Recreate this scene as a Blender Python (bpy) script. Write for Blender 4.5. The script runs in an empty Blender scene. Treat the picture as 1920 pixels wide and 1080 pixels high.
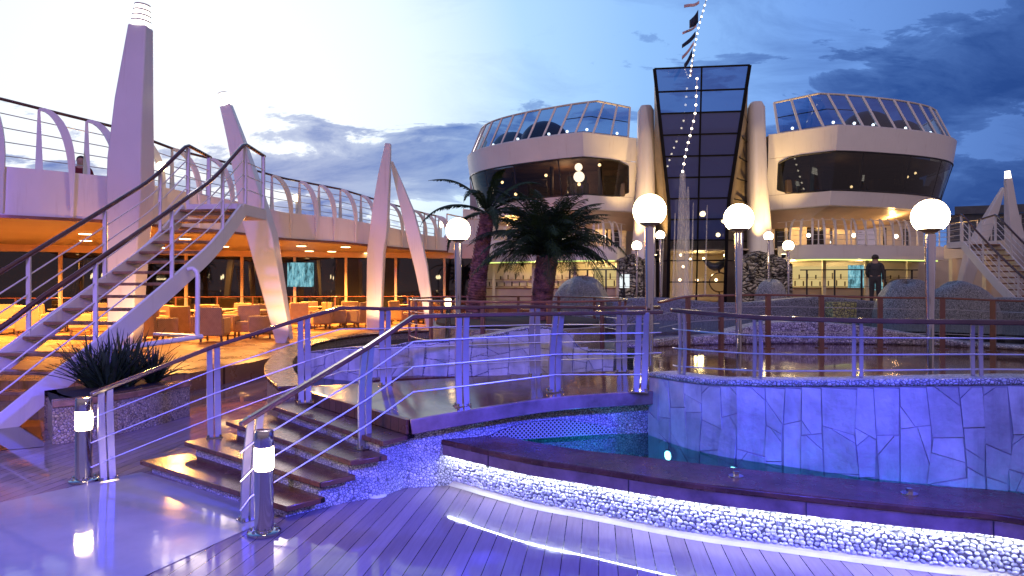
import bpy, math, random
from mathutils import Vector, Matrix
random.seed(7)
R = math.radians
SC = bpy.context.scene
COL = SC.collection
PI = math.pi
# ------------------------------------------------------------------ camera
F = 1280.0; CZ = 1.7            # focal length in photo pixels (1920 wide), eye height above the deck
cd = bpy.data.cameras.new('camera'); cam = bpy.data.objects.new('camera', cd); COL.objects.link(cam)
cd.sensor_width = 36; cd.lens = 24; cd.clip_start = 0.05; cd.clip_end = 6000
cam.location = (0, 0, CZ); cam.rotation_euler = (R(90), 0, 0); SC.camera = cam
SC.view_settings.view_transform = 'Standard'; SC.view_settings.look = 'None'
SC.view_settings.exposure = 0.28; SC.view_settings.gamma = 1.0
SC.cycles.use_denoising = True
SC.cycles.max_bounces = 7; SC.cycles.diffuse_bounces = 3; SC.cycles.glossy_bounces = 4
SC.cycles.transmission_bounces = 4; SC.cycles.transparent_max_bounces = 16
SC.cycles.sample_clamp_indirect = 4.0; SC.cycles.caustics_reflective = False; SC.cycles.caustics_refractive = False

# ------------------------------------------------------------------ node helper
class NT:
    def __init__(s, tree): s.t = tree
    def n(s, typ, **kw):
        nd = s.t.nodes.new(typ)
        for k, v in kw.items(): setattr(nd, k, v)
        return nd
    def l(s, a, b): s.t.links.new(a, b)
    def put(s, sock, v):
        if hasattr(v, 'is_output'): s.l(v, sock)
        else: sock.default_value = v
    def math(s, op, a, b=None, c=None, clamp=False):
        nd = s.n('ShaderNodeMath', operation=op, use_clamp=clamp)
        s.put(nd.inputs[0], a)
        if b is not None: s.put(nd.inputs[1], b)
        if c is not None: s.put(nd.inputs[2], c)
        return nd.outputs[0]
    def vmath(s, op, a, b=None):
        nd = s.n('ShaderNodeVectorMath', operation=op)
        s.put(nd.inputs[0], a)
        if b is not None: s.put(nd.inputs[1], b)
        return nd.outputs['Value'] if op in ('DOT_PRODUCT', 'LENGTH') else nd.outputs[0]
    def ramp(s, fac, stops, interp='LINEAR'):
        nd = s.n('ShaderNodeValToRGB'); cr = nd.color_ramp; cr.interpolation = interp
        while len(cr.elements) < len(stops): cr.elements.new(0.5)
        for e, (p, c) in zip(cr.elements, stops):
            e.position = p; e.color = (c[0], c[1], c[2], 1) if not isinstance(c, (int, float)) else (c, c, c, 1)
        s.put(nd.inputs[0], fac); return nd.outputs[0]
    def mix(s, fac, a, b, blend='MIX'):
        nd = s.n('ShaderNodeMix', data_type='RGBA', blend_type=blend)
        s.put(nd.inputs[0], fac)
        s.put(nd.inputs[6], a if hasattr(a, 'is_output') else (*a[:3], 1))
        s.put(nd.inputs[7], b if hasattr(b, 'is_output') else (*b[:3], 1))
        return nd.outputs[2]
    def noise(s, vec, scale, detail=4, rough=.55, dist=0.0):
        nd = s.n('ShaderNodeTexNoise'); s.put(nd.inputs['Vector'], vec)
        nd.inputs['Scale'].default_value = scale; nd.inputs['Detail'].default_value = detail
        nd.inputs['Roughness'].default_value = rough; nd.inputs['Distortion'].default_value = dist
        return nd.outputs[0]
    def mapping(s, vec, scale=(1, 1, 1), rot=(0, 0, 0), loc=(0, 0, 0)):
        nd = s.n('ShaderNodeMapping'); s.put(nd.inputs[0], vec)
        nd.inputs['Location'].default_value = loc; nd.inputs['Rotation'].default_value = rot; nd.inputs['Scale'].default_value = scale
        return nd.outputs[0]

# ------------------------------------------------------------------ sky: evening glow on the left, deep blue right, streaky clouds
W = bpy.data.worlds.new('World'); SC.world = W; W.use_nodes = True
W.node_tree.nodes.clear(); q = NT(W.node_tree)
out = q.n('ShaderNodeOutputWorld'); bg = q.n('ShaderNodeBackground')
tc = q.n('ShaderNodeTexCoord'); d = tc.outputs['Generated']
sx = q.n('ShaderNodeSeparateXYZ'); q.l(d, sx.inputs[0])
az, el = R(-25), R(13)
gd = (math.sin(az) * math.cos(el), math.cos(az) * math.cos(el), math.sin(el))
dot = q.vmath('DOT_PRODUCT', d, gd)
f01 = q.math('MULTIPLY_ADD', dot, 0.5, 0.5)
def cs(c): return 0.5 + 0.5 * c
base = q.ramp(f01, [(0.0, (.34, .25, .31)), (cs(-.25), (.34, .26, .34)), (cs(.25), (.08, .10, .27)), (cs(.50), (.08, .18, .50)),
                    (cs(.68), (.16, .33, .76)), (cs(.82), (.27, .50, .90)), (cs(.90), (.42, .66, .95)), (cs(.955), (.76, .89, 1.0)), (cs(.985), (.88, .94, 1.0))])
yf = q.math('MAXIMUM', sx.outputs[1], 0.06)
U_ = q.math('DIVIDE', sx.outputs[0], yf); V_ = q.math('DIVIDE', sx.outputs[2], yf)
def bump(u, v, su, sv, amp, tilt=0.0):
    """soft cloud bank round a sky direction given as tangents; tilt = rise per unit across"""
    a = q.math('DIVIDE', q.math('SUBTRACT', U_, u), su)
    b = q.math('DIVIDE', q.math('SUBTRACT', q.math('SUBTRACT', V_, v), q.math('MULTIPLY', q.math('SUBTRACT', U_, u), tilt)), sv)
    r2 = q.math('ADD', q.math('MULTIPLY', a, a), q.math('MULTIPLY', b, b))
    return q.math('MULTIPLY', q.math('POWER', 2.718, q.math('MULTIPLY', r2, -1.0)), amp)
cb = q.n('ShaderNodeCombineXYZ'); q.l(U_, cb.inputs[0]); q.l(V_, cb.inputs[1])
n1 = q.noise(q.mapping(cb.outputs[0], scale=(5.2, 17, 1), rot=(0, 0, R(8)), loc=(3.1, 1.7, 0)), 1.0, 8, .62, .4)
n2 = q.noise(q.mapping(cb.outputs[0], scale=(3.2, 9.5, 1), rot=(0, 0, R(13)), loc=(7.3, 2.2, 0)), 1.0, 8, .66, .6)
banks = [(-.27, .170, .22, .036, .42, .10), (-.12, .200, .17, .026, .40, .12), (-.305, .225, .085, .015, .40, .12), (-.10, .232, .06, .008, .22, .1), (-.12, .140, .12, .03, .40, .05), (-.73, .185, .14, .016, .28, -.05), (-.40, .178, .06, .022, .25, 0),
         (.66, .31, .20, .075, .46, .25), (.47, .29, .18, .04, .12, .3), (.78, .33, .12, .09, .22, .1), (.70, .145, .24, .055, .44, -.05), (.52, .20, .1, .05, .08, .2), (.33, .33, .2, .02, .10, .35), (.24, .27, .12, .02, .12, .35)]
dens = q.math('MULTIPLY_ADD', n1, 1.9, -.42)
for bk_ in banks: dens = q.math('ADD', dens, bump(*bk_))
dens = q.math('SUBTRACT', dens, bump(-.40, .40, .55, .12, .35))
dens = q.math('SUBTRACT', dens, bump(.72, .225, .12, .022, .20, .1))
cov = q.ramp(dens, [(.65, 0.0), (.71, .66), (.90, 1.0)])
wisp = q.ramp(n2, [(.47, 0.0), (.70, .60)])
wf = q.ramp(f01, [(cs(.60), 1.0), (cs(.93), .40), (cs(.96), 0.0)])
cloudc = q.ramp(f01, [(0.0, (.10, .09, .19)), (cs(.3), (.014, .045, .19)), (cs(.6), (.016, .062, .26)), (cs(.85), (.10, .21, .55)), (cs(.97), (.085, .17, .47)), (1.0, (.10, .18, .48))])
fr = q.math('MULTIPLY', sx.outputs[1], 3.0, clamp=True)
c1 = q.mix(q.math('MULTIPLY', q.math('MULTIPLY', wisp, fr), wf), base, cloudc)
cl2 = q.mix(q.ramp(n2, [(.36, .36), (.60, 0.0)]), cloudc, base)
c2 = q.mix(q.math('MULTIPLY', cov, fr), c1, cl2)
sky = q.n('ShaderNodeTexSky', sky_type='NISHITA'); sky.sun_disc = False
sky.sun_elevation = R(2.0); sky.sun_rotation = R(-25)
skyc = q.n('ShaderNodeVectorMath', operation='SCALE'); q.l(sky.outputs[0], skyc.inputs[0]); skyc.inputs[3].default_value = 0.004
c3 = q.mix(1.0, c2, skyc.outputs[0], 'ADD')
q.l(c3, bg.inputs[0]); bg.inputs[1].default_value = 0.93
q.l(bg.outputs[0], out.inputs[0])

def light(name, typ, loc, energy, color, target=None, **kw):
    ld = bpy.data.lights.new(name, typ); ld.energy = energy; ld.color = color
    for k, v in kw.items(): setattr(ld, k, v)
    o = bpy.data.objects.new(name, ld); COL.objects.link(o); o.location = loc
    if target is not None:
        o.rotation_euler = (Vector(target) - Vector(loc)).to_track_quat('-Z', 'Y').to_euler()
    return o
# added cyan fill in the dark water by the bridge, no fitting there
light('underwater_lamp_or_fill', 'POINT', (.75, 6.0, .22), 2.2, (.03, .45, 1.0), shadow_soft_size=.05)
# added mauve fill that brightens the upper works, not a lamp of the ship
light('upper_works_fill', 'SPOT', (6.0, 2.0, 13.0), 3000, (.90, .72, .82), target=(8.1, 28.0, 7.6), spot_size=R(52), spot_blend=.6, shadow_soft_size=.3)
# last light of the day, from the glow
light('sun', 'SUN', (0, 0, 30), 0.30, (1, .82, .78), target=Vector((0, 0, 30)) - Vector((math.sin(az), math.cos(az), .30)) * 10, angle=R(14))
# coloured floodlights added unseen behind the camera, assumed from the blue and purple wash
BLUE = (.03, .09, 1.0); PURPLE = (.34, .20, 1.0)
light('assumed_pool_floodlight', 'SPOT', (4.5, -3.0, 6.0), 760, BLUE, target=(2.6, 6.0, .5), spot_size=R(62), spot_blend=.8, shadow_soft_size=.25)
light('assumed_bridge_floodlight', 'SPOT', (-1.5, -4.0, 6.0), 5000, (.05, .075, 1.0), target=(-.6, 5.6, .4), spot_size=R(58), spot_blend=.9, shadow_soft_size=.25)
light('deck_blue_fill', 'SPOT', (5.4, 1.0, 4.4), 5600, (.05, .06, 1.0), target=(-.2, 4.2, 0), spot_size=R(50), spot_blend=.7, shadow_soft_size=.25)  # added fill from the right, only there to turn the deck bluer
light('assumed_stair_floodlight', 'SPOT', (-5.5, -6.0, 6.5), 5000, PURPLE, target=(-7.0, 9.0, 2.0), spot_size=R(66), spot_blend=.9, shadow_soft_size=.3)

# ------------------------------------------------------------------ geometry helpers
def P(u, v, Y): return Vector(((u - 960) / F * Y, Y, CZ - (v - 540) / F * Y))
def G(u, v, z):
    Y = (CZ - z) * F / (v - 540); return Vector(((u - 960) / F * Y, Y, z))
def PZ(u, Y, z): return Vector(((u - 960) / F * Y, Y, z))
def lerp(a, b, t): return a + (b - a) * t
def smooth(pts, n):
    """Catmull-Rom through points, n samples evenly spread"""
    pts = [Vector(p) for p in pts]
    if len(pts) == 2: return [pts[0].lerp(pts[1], i / (n - 1)) for i in range(n)]
    ext = [pts[0] * 2 - pts[1]] + pts + [pts[-1] * 2 - pts[-2]]
    dense = []
    for i in range(1, len(ext) - 2):
        a, b, c, e = ext[i - 1:i + 3]
        for k in range(16):
            t = k / 16
            dense.append(.5 * ((2 * b) + (c - a) * t + (2 * a - 5 * b + 4 * c - e) * t * t + (3 * b - a - 3 * c + e) * t ** 3))
    dense.append(pts[-1])
    return resample(dense, n)
def resample(d, n):
    L = [0]
    for i in range(1, len(d)): L.append(L[-1] + (d[i] - d[i - 1]).length)
    res = []; j = 0
    for i in range(n):
        s = L[-1] * i / (n - 1)
        while j < len(L) - 2 and L[j + 1] < s: j += 1
        t = (s - L[j]) / max(1e-9, L[j + 1] - L[j]); res.append(d[j].lerp(d[j + 1], min(1, max(0, t))))
    return res
def arclen(d):
    L = [0]
    for i in range(1, len(d)): L.append(L[-1] + (d[i] - d[i - 1]).length)
    return L
def offset(d, k):
    """shift a plan curve sideways by k (positive = to the left of travel)"""
    res = []
    for i in range(len(d)):
        t = d[min(i + 1, len(d) - 1)] - d[max(i - 1, 0)]; t.z = 0
        t.normalize(); nrm = Vector((-t.y, t.x, 0)); kk = k[i] if isinstance(k, (list, tuple)) else k
        res.append(d[i] + nrm * kk)
    return res
def setz(d, z): return [Vector((p.x, p.y, z)) for p in d]

ROOT = {}
class MB:
    def __init__(s): s.v = []; s.f = []; s.uv = {}
    def add(s, vs, fs, uvs=None):
        o = len(s.v); s.v += [Vector(p) for p in vs]
        for i, f in enumerate(fs):
            s.f.append([o + k for k in f])
            if uvs: s.uv[len(s.f) - 1] = uvs[i]
        return s
    def box(s, c, sz, rz=0, top=1.0):
        x, y, z = sz[0] / 2, sz[1] / 2, sz[2] / 2; m = Matrix.Rotation(rz, 3, 'Z'); vs = []
        for dz in (-1, 1):
            k = top if dz > 0 else 1
            for dx, dy in ((-1, -1), (1, -1), (1, 1), (-1, 1)):
                vs.append(Vector(c) + m @ Vector((dx * x * k, dy * y * k, dz * z)))
        return s.add(vs, [(3, 2, 1, 0), (4, 5, 6, 7), (0, 1, 5, 4), (1, 2, 6, 5), (2, 3, 7, 6), (3, 0, 4, 7)])
    def bar(s, p, q_, w, h, up=(0, 0, 1), w2=None, h2=None):
        p, q_ = Vector(p), Vector(q_); t = (q_ - p).normalized(); a = t.cross(Vector(up))
        if a.length < 1e-4: a = t.cross(Vector((0, 1, 0)))
        a.normalize(); b = a.cross(t).normalized(); vs = []
        for c, ww, hh in ((p, w, h), (q_, w2 or w, h2 or h)):
            for i, j in ((-1, -1), (1, -1), (1, 1), (-1, 1)): vs.append(c + a * (i * ww / 2) + b * (j * hh / 2))
        return s.add(vs, [(3, 2, 1, 0), (4, 5, 6, 7), (0, 1, 5, 4), (1, 2, 6, 5), (2, 3, 7, 6), (3, 0, 4, 7)])
    def sweep(s, pts, w, h, up=(0, 0, 1)):
        """rectangular section swept along a polyline; w, h numbers or lists"""
        n = len(pts); pts = [Vector(p) for p in pts]; vs = []; up = Vector(up)
        for i in range(n):
            t = (pts[min(i + 1, n - 1)] - pts[max(i - 1, 0)]).normalized(); a = t.cross(up)
            if a.length < 1e-4: a = Vector((1, 0, 0))
            a.normalize(); b = a.cross(t).normalized()
            ww = w[i] if isinstance(w, (list, tuple)) else w; hh = h[i] if isinstance(h, (list, tuple)) else h
            for ii, j in ((-1, -1), (1, -1), (1, 1), (-1, 1)): vs.append(pts[i] + a * (ii * ww / 2) + b * (j * hh / 2))
        fs = [(3, 2, 1, 0), tuple(4 * (n - 1) + k for k in range(4))]
        for i in range(n - 1):
            for k in range(4): fs.append((4 * i + k, 4 * i + (k + 1) % 4, 4 * i + 4 + (k + 1) % 4, 4 * i + 4 + k))
        return s.add(vs, fs)
    def tube(s, pts, r, n=8):
        pts = [Vector(p) for p in pts]; m = len(pts); vs = []; prev = None
        for i in range(m):
            t = (pts[min(i + 1, m - 1)] - pts[max(i - 1, 0)]).normalized()
            if prev is None:
                a = t.cross(Vector((0, 0, 1)))
                if a.length < 1e-3: a = t.cross(Vector((0, 1, 0)))
            else: a = prev - t * prev.dot(t)
            a.normalize(); prev = a; b = t.cross(a); rr = r[i] if isinstance(r, (list, tuple)) else r
            for k in range(n): an = 2 * PI * k / n; vs.append(pts[i] + (a * math.cos(an) + b * math.sin(an)) * rr)
        fs = [tuple(range(n - 1, -1, -1)), tuple((m - 1) * n + k for k in range(n))]
        for i in range(m - 1):
            for k in range(n): fs.append((i * n + k, i * n + (k + 1) % n, (i + 1) * n + (k + 1) % n, (i + 1) * n + k))
        return s.add(vs, fs)
    def lathe(s, prof, c, n=20):
        c = Vector(c); vs = []; m = len(prof)
        for r, z in prof:
            for k in range(n): an = 2 * PI * k / n; vs.append(c + Vector((r * math.cos(an), r * math.sin(an), z)))
        fs = [tuple(range(n - 1, -1, -1)), tuple((m - 1) * n + k for k in range(n))]
        for i in range(m - 1):
            for k in range(n): fs.append((i * n + k, i * n + (k + 1) % n, (i + 1) * n + (k + 1) % n, (i + 1) * n + k))
        return s.add(vs, fs)
    def sphere(s, c, r, n=14, m=9, sz=1.0, zmin=-1.0):
        a0 = math.asin(zmin); prof = []
        for i in range(m + 1):
            a = a0 + (PI / 2 - a0) * i / m; prof.append((max(1e-4, r * math.cos(a)), r * sz * math.sin(a)))
        return s.lathe(prof, c, n)
    def prism(s, poly, z0, z1):
        n = len(poly); vs = [Vector((p[0], p[1], z0 if not isinstance(z0, (list, tuple)) else z0[i])) for i, p in enumerate(poly)]
        vs += [Vector((p[0], p[1], z1 if not isinstance(z1, (list, tuple)) else z1[i])) for i, p in enumerate(poly)]
        fs = [tuple(range(n - 1, -1, -1)), tuple(range(n, 2 * n))] + [(i, (i + 1) % n, n + (i + 1) % n, n + i) for i in range(n)]
        return s.add(vs, fs)
    def strip(s, A, B):
        n = len(A); L = arclen(A); vs = list(A) + list(B); fs = []; uv = []
        for i in range(n - 1):
            fs.append((i, i + 1, n + i + 1, n + i)); h0 = (B[i] - A[i]).length; h1 = (B[i + 1] - A[i + 1]).length
            uv.append([(L[i], 0), (L[i + 1], 0), (L[i + 1], h1), (L[i], h0)])
        return s.add(vs, fs, uv)
    def slab(s, A, B, z0, z1):
        """solid band between plan curves A and B from z0 to z1 (z's may be lists)"""
        n = len(A); g = lambda z, i: z[i] if isinstance(z, (list, tuple)) else z
        vs = []
        for i in range(n):
            vs += [Vector((A[i].x, A[i].y, g(z0, i))), Vector((B[i].x, B[i].y, g(z0, i))), Vector((B[i].x, B[i].y, g(z1, i))), Vector((A[i].x, A[i].y, g(z1, i)))]
        fs = [(3, 2, 1, 0), tuple(4 * (n - 1) + k for k in range(4))]
        for i in range(n - 1):
            for k in range(4): fs.append((4 * i + k, 4 * i + (k + 1) % 4, 4 * i + 4 + (k + 1) % 4, 4 * i + 4 + k))
        return s.add(vs, fs)
    def build(s, name, mat, parent=None, bevel=0, sharp=35, base=None):
        off = ROOT[parent.name] if parent is not None else (Vector(base) if base is not None else Vector((0, 0, 0)))
        me = bpy.data.meshes.new(name); me.from_pydata([p - off for p in s.v], [], s.f)
        if s.uv:
            ul = me.uv_layers.new(name='UVMap')
            for fi, uv in s.uv.items():
                for k, li in enumerate(me.polygons[fi].loop_indices): ul.data[li].uv = uv[k]
        me.materials.append(mat); me.validate(); me.update()
        import bmesh
        bm = bmesh.new(); bm.from_mesh(me); bmesh.ops.recalc_face_normals(bm, faces=bm.faces); bm.to_mesh(me); bm.free()
        for p in me.polygons: p.use_smooth = True
        me.set_sharp_from_angle(angle=R(sharp))
        o = bpy.data.objects.new(name, me); COL.objects.link(o)
        if parent is not None: o.parent = parent
        else: o.location = off
        ROOT[o.name] = off
        if bevel:
            b = o.modifiers.new('bevel', 'BEVEL'); b.width = bevel; b.segments = 2; b.limit_method = 'ANGLE'; b.angle_limit = R(40)
        return o
def tag(o, label=None, cat=None, group=None, kind=None):
    if label: o['label'] = label
    if cat: o['category'] = cat
    if group: o['group'] = group
    if kind: o['kind'] = kind
    return o
def thing(name, loc, label, cat, group=None):
    o = bpy.data.objects.new(name, None); COL.objects.link(o); o.location = loc; o.empty_display_size = .2
    ROOT[o.name] = Vector(loc); return tag(o, label, cat, group)
def struct(o): o['kind'] = 'structure'; return o
def copy_tree(o, parent=None):
    c = o.copy(); COL.objects.link(c)
    if parent is not None: c.parent = parent
    for ch in [x for x in o.children]: copy_tree(ch, c)
    return c
ORD = ['first', 'second', 'third', 'fourth', 'fifth', 'sixth', 'seventh', 'eighth', 'ninth', 'tenth', 'eleventh', 'twelfth', 'thirteenth', 'fourteenth',
       'fifteenth', 'sixteenth', 'seventeenth', 'eighteenth', 'nineteenth', 'twentieth', 'twenty-first', 'twenty-second', 'twenty-third', 'twenty-fourth', 'twenty-fifth', 'twenty-sixth', 'twenty-seventh', 'twenty-eighth']

# ------------------------------------------------------------------ materials
def newmat(name):
    m = bpy.data.materials.new(name); m.use_nodes = True; m.node_tree.nodes.clear(); n = NT(m.node_tree)
    o = n.n('ShaderNodeOutputMaterial'); return m, n, o
def pbr(name, color, rough=.5, metal=0, var=.12, vscale=3.0, bump=0, bscale=30, coat=0, spec=.5, rvar=0, col2=None, ior=1.5, trans=0):
    m, n, o = newmat(name); b = n.n('ShaderNodeBsdfPrincipled'); n.l(b.outputs[0], o.inputs[0])
    t = n.n('ShaderNodeTexCoord').outputs['Object']
    nz = n.noise(t, vscale, 5, .6)
    c2 = col2 or tuple(c * (1 - var * 2) for c in color); c1 = tuple(min(1, c * (1 + var)) for c in color)
    n.l(n.ramp(nz, [(.3, c2), (.7, c1)]), b.inputs['Base Color'])
    if rvar: n.l(n.math('MULTIPLY_ADD', n.noise(t, vscale * 2.3, 4), rvar * 2, rough - rvar, clamp=True), b.inputs['Roughness'])
    else: b.inputs['Roughness'].default_value = rough
    b.inputs['Metallic'].default_value = metal; b.inputs['Coat Weight'].default_value = coat; b.inputs['Coat Roughness'].default_value = .06
    b.inputs['Specular IOR Level'].default_value = spec; b.inputs['IOR'].default_value = ior; b.inputs['Transmission Weight'].default_value = trans
    if bump:
        bp = n.n('ShaderNodeBump'); bp.inputs['Strength'].default_value = bump; bp.inputs['Distance'].default_value = .02
        n.l(n.noise(t, bscale, 4), bp.inputs['Height']); n.l(bp.outputs[0], b.inputs['Normal'])
    return m
def emis(name, color, strength):
    m, n, o = newmat(name); e = n.n('ShaderNodeEmission'); e.inputs[0].default_value = (*color, 1); e.inputs[1].default_value = strength
    n.l(e.outputs[0], o.inputs[0]); return m
def planks(name, c1, c2, width, rot, rough=.07, groove=.045, bump=.25, gcol=(.006, .004, .004), coat=.0, spec=.5, long=2.4, wet=.06):
    """boards running along y after turning by rot; wet gloss"""
    m, n, o = newmat(name); b = n.n('ShaderNodeBsdfPrincipled'); n.l(b.outputs[0], o.inputs[0])
    t = n.n('ShaderNodeTexCoord').outputs['Object']; v = n.mapping(t, rot=(0, 0, rot))
    sp = n.n('ShaderNodeSeparateXYZ'); n.l(v, sp.inputs[0])
    xs = n.math('DIVIDE', sp.outputs[0], width); fx = n.math('FRACT', xs); ix = n.math('FLOOR', xs)
    wn = n.n('ShaderNodeTexWhiteNoise', noise_dimensions='1D'); n.l(ix, wn.inputs['W'])
    gr = n.noise(n.mapping(v, scale=(14, 1.2, 5)), 3.0, 5, .6)
    mixf = n.math('ADD', n.math('MULTIPLY', wn.outputs[0], .55), n.math('MULTIPLY', gr, .6), clamp=True)
    colr = n.ramp(mixf, [(.15, c1), (.85, c2)])
    edge = n.math('LESS_THAN', fx, groove)
    n.l(n.mix(edge, colr, gcol), b.inputs['Base Color'])
    wetn = n.noise(t, .9, 5, .65)
    n.l(n.math('ADD', n.ramp(wetn, [(.42, 0.0), (.62, wet * 1.6)]), rough), b.inputs['Roughness'])
    b.inputs['Specular IOR Level'].default_value = spec; b.inputs['Coat Weight'].default_value = coat; b.inputs['Coat Roughness'].default_value = .04
    bp = n.n('ShaderNodeBump'); bp.inputs['Strength'].default_value = bump; bp.inputs['Distance'].default_value = .004
    h = n.math('ADD', n.math('MULTIPLY', n.math('SUBTRACT', 1.0, edge), 1.0), n.math('MULTIPLY', n.noise(t, 2.2, 3), .55))
    n.l(h, bp.inputs['Height']); n.l(bp.outputs[0], b.inputs['Normal'])
    return m
def mosaic(name, cols, scale, bump=.6, rough=.35, grout=(.10, .10, .10), gw=.09):
    m, n, o = newmat(name); b = n.n('ShaderNodeBsdfPrincipled'); n.l(b.outputs[0], o.inputs[0])
    t = n.n('ShaderNodeTexCoord').outputs['Object']
    a = n.n('ShaderNodeTexVoronoi', feature='F1'); n.l(t, a.inputs['Vector']); a.inputs['Scale'].default_value = scale
    e = n.n('ShaderNodeTexVoronoi', feature='DISTANCE_TO_EDGE'); n.l(t, e.inputs['Vector']); e.inputs['Scale'].default_value = scale
    sp = n.n('ShaderNodeSeparateColor'); n.l(a.outputs['Color'], sp.inputs[0])
    k = len(cols); colr = n.ramp(sp.outputs[0], [(i / max(1, k - 1), c) for i, c in enumerate(cols)])
    g = n.ramp(e.outputs['Distance'], [(gw * .5, 0.0), (gw, 1.0)])
    n.l(n.mix(g, grout, colr), b.inputs['Base Color']); b.inputs['Roughness'].default_value = rough
    bp = n.n('ShaderNodeBump'); bp.inputs['Strength'].default_value = bump; bp.inputs['Distance'].default_value = .5 / scale
    n.l(n.ramp(e.outputs['Distance'], [(0, 0.0), (.35, 1.0)]), bp.inputs['Height']); n.l(bp.outputs[0], b.inputs['Normal'])
    return m
def glass(name, tint, refl=.06, rough=.02, opaque=.0, dark=(.01, .012, .015), ior=1.5):
    """thin sheet: see-through with Fresnel reflection, part of it dark tinted film"""
    m, n, o = newmat(name); tr = n.n('ShaderNodeBsdfTransparent'); tr.inputs[0].default_value = (*tint, 1)
    gl = n.n('ShaderNodeBsdfGlossy'); gl.inputs['Roughness'].default_value = rough
    df = n.n('ShaderNodeBsdfDiffuse'); df.inputs[0].default_value = (*dark, 1)
    fr = n.n('ShaderNodeFresnel'); fr.inputs[0].default_value = ior
    m1 = n.n('ShaderNodeMixShader'); m1.inputs[0].default_value = opaque; n.l(tr.outputs[0], m1.inputs[1]); n.l(df.outputs[0], m1.inputs[2])
    m2 = n.n('ShaderNodeMixShader'); n.l(n.math('ADD', fr.outputs[0], refl, clamp=True), m2.inputs[0]); n.l(m1.outputs[0], m2.inputs[1]); n.l(gl.outputs[0], m2.inputs[2])
    n.l(m2.outputs[0], o.inputs[0]); return m
def watermat(name, tint, scale=2.5, strength=.12, deep=(.0, .02, .03), opaque=.0):
    m, n, o = newmat(name); tr = n.n('ShaderNodeBsdfTransparent'); tr.inputs[0].default_value = (*tint, 1)
    df = n.n('ShaderNodeBsdfDiffuse'); df.inputs[0].default_value = (*deep, 1)
    gl = n.n('ShaderNodeBsdfGlossy'); gl.inputs['Roughness'].default_value = .03
    fr = n.n('ShaderNodeFresnel'); fr.inputs[0].default_value = 1.33
    t = n.n('ShaderNodeTexCoord').outputs['Object']; bp = n.n('ShaderNodeBump'); bp.inputs['Strength'].default_value = strength; bp.inputs['Distance'].default_value = .05
    n.l(n.noise(t, scale, 4, .55), bp.inputs['Height']); n.l(bp.outputs[0], gl.inputs['Normal']); n.l(bp.outputs[0], fr.inputs['Normal'])
    m1 = n.n('ShaderNodeMixShader'); m1.inputs[0].default_value = opaque; n.l(tr.outputs[0], m1.inputs[1]); n.l(df.outputs[0], m1.inputs[2])
    m2 = n.n('ShaderNodeMixShader'); n.l(fr.outputs[0], m2.inputs[0]); n.l(m1.outputs[0], m2.inputs[1]); n.l(gl.outputs[0], m2.inputs[2])
    n.l(m2.outputs[0], o.inputs[0]); return m

AX = R(7.2)                                   # the ship's long axis, turned a little to the right of the lens
M = {}
m, n, o = newmat('white_paint'); b = n.n('ShaderNodeBsdfPrincipled'); n.l(b.outputs[0], o.inputs[0]); t = n.n('ShaderNodeTexCoord').outputs['Object']
stk = n.noise(n.mapping(t, scale=(5, 5, .35)), 1.6, 6, .65); pat = n.noise(t, .9, 4, .6)
n.l(n.mix(n.ramp(stk, [(.56, 0.0), (.78, .45)]), n.ramp(pat, [(.3, (.74, .72, .71)), (.7, (.80, .78, .77))]), (.52, .46, .41)), b.inputs['Base Color'])
n.l(n.math('MULTIPLY_ADD', pat, .2, .22), b.inputs['Roughness'])
bp = n.n('ShaderNodeBump'); bp.inputs['Strength'].default_value = .12; bp.inputs['Distance'].default_value = .03; n.l(n.noise(n.mapping(t, scale=(1, 1, .8)), 1.8, 3), bp.inputs['Height']); n.l(bp.outputs[0], b.inputs['Normal']); M['white'] = m
M['cream'] = pbr('cream_paint', (.72, .66, .58), .4, var=.06, vscale=1.2)
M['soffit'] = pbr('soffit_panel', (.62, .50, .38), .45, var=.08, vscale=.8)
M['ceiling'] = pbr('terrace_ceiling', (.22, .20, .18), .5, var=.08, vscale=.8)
M['deckwood'] = planks('wet_deck_boards', (.17, .125, .135), (.27, .21, .22), .115, AX, rough=.03, wet=.05, bump=.10, spec=.25)
M['terrwood'] = planks('terrace_boards', (.25, .125, .05), (.36, .19, .08), .14, AX, rough=.25, bump=.1, gcol=(.08, .04, .02), wet=.12)
M['upwood'] = planks('upper_deck_boards', (.12, .05, .03), (.20, .09, .055), .12, AX + R(90), rough=.06, bump=.2)
M['bridgewood'] = planks('bridge_boards', (.06, .028, .018), (.13, .06, .035), .11, R(-28), rough=.10, bump=.25)
M['treadwood'] = planks('step_boards', (.085, .03, .02), (.15, .06, .038), .13, R(37), rough=.20, bump=.2)
M['benchwood'] = pbr('wet_bench_wood', (.11, .045, .03), .26, var=.3, vscale=4, bump=.12, bscale=9, spec=.28, rvar=.12)
M['fascia'] = pbr('bench_fascia_wood', (.21, .13, .14), .25, var=.25, vscale=5, coat=.2)
M['stairwood'] = pbr('stair_tread_wood', (.30, .155, .09), .22, var=.3, vscale=6, coat=.3)
M['railwood'] = pbr('handrail_wood', (.10, .042, .030), .22, var=.2, vscale=5, coat=.5)
M['railred'] = pbr('varnished_handrail', (.22, .075, .045), .2, var=.2, vscale=5, coat=.5)
M['railmetal'] = pbr('rail_post_steel', (.33, .32, .33), .30, metal=.6, var=.05)
M['rod'] = pbr('rail_rod_steel', (.55, .55, .56), .4, metal=.7, var=.04)
M['steel'] = pbr('polished_steel', (.52, .50, .56), .09, metal=1.0, var=.03)
M['darkmetal'] = pbr('dark_metal', (.03, .03, .034), .4, metal=.4)
M['bronze'] = pbr('bronze_post', (.20, .09, .06), .35, metal=.4)
M['pebble'] = None
m, n, o = newmat('white_pebbles'); b = n.n('ShaderNodeBsdfPrincipled'); n.l(b.outputs[0], o.inputs[0])
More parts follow.
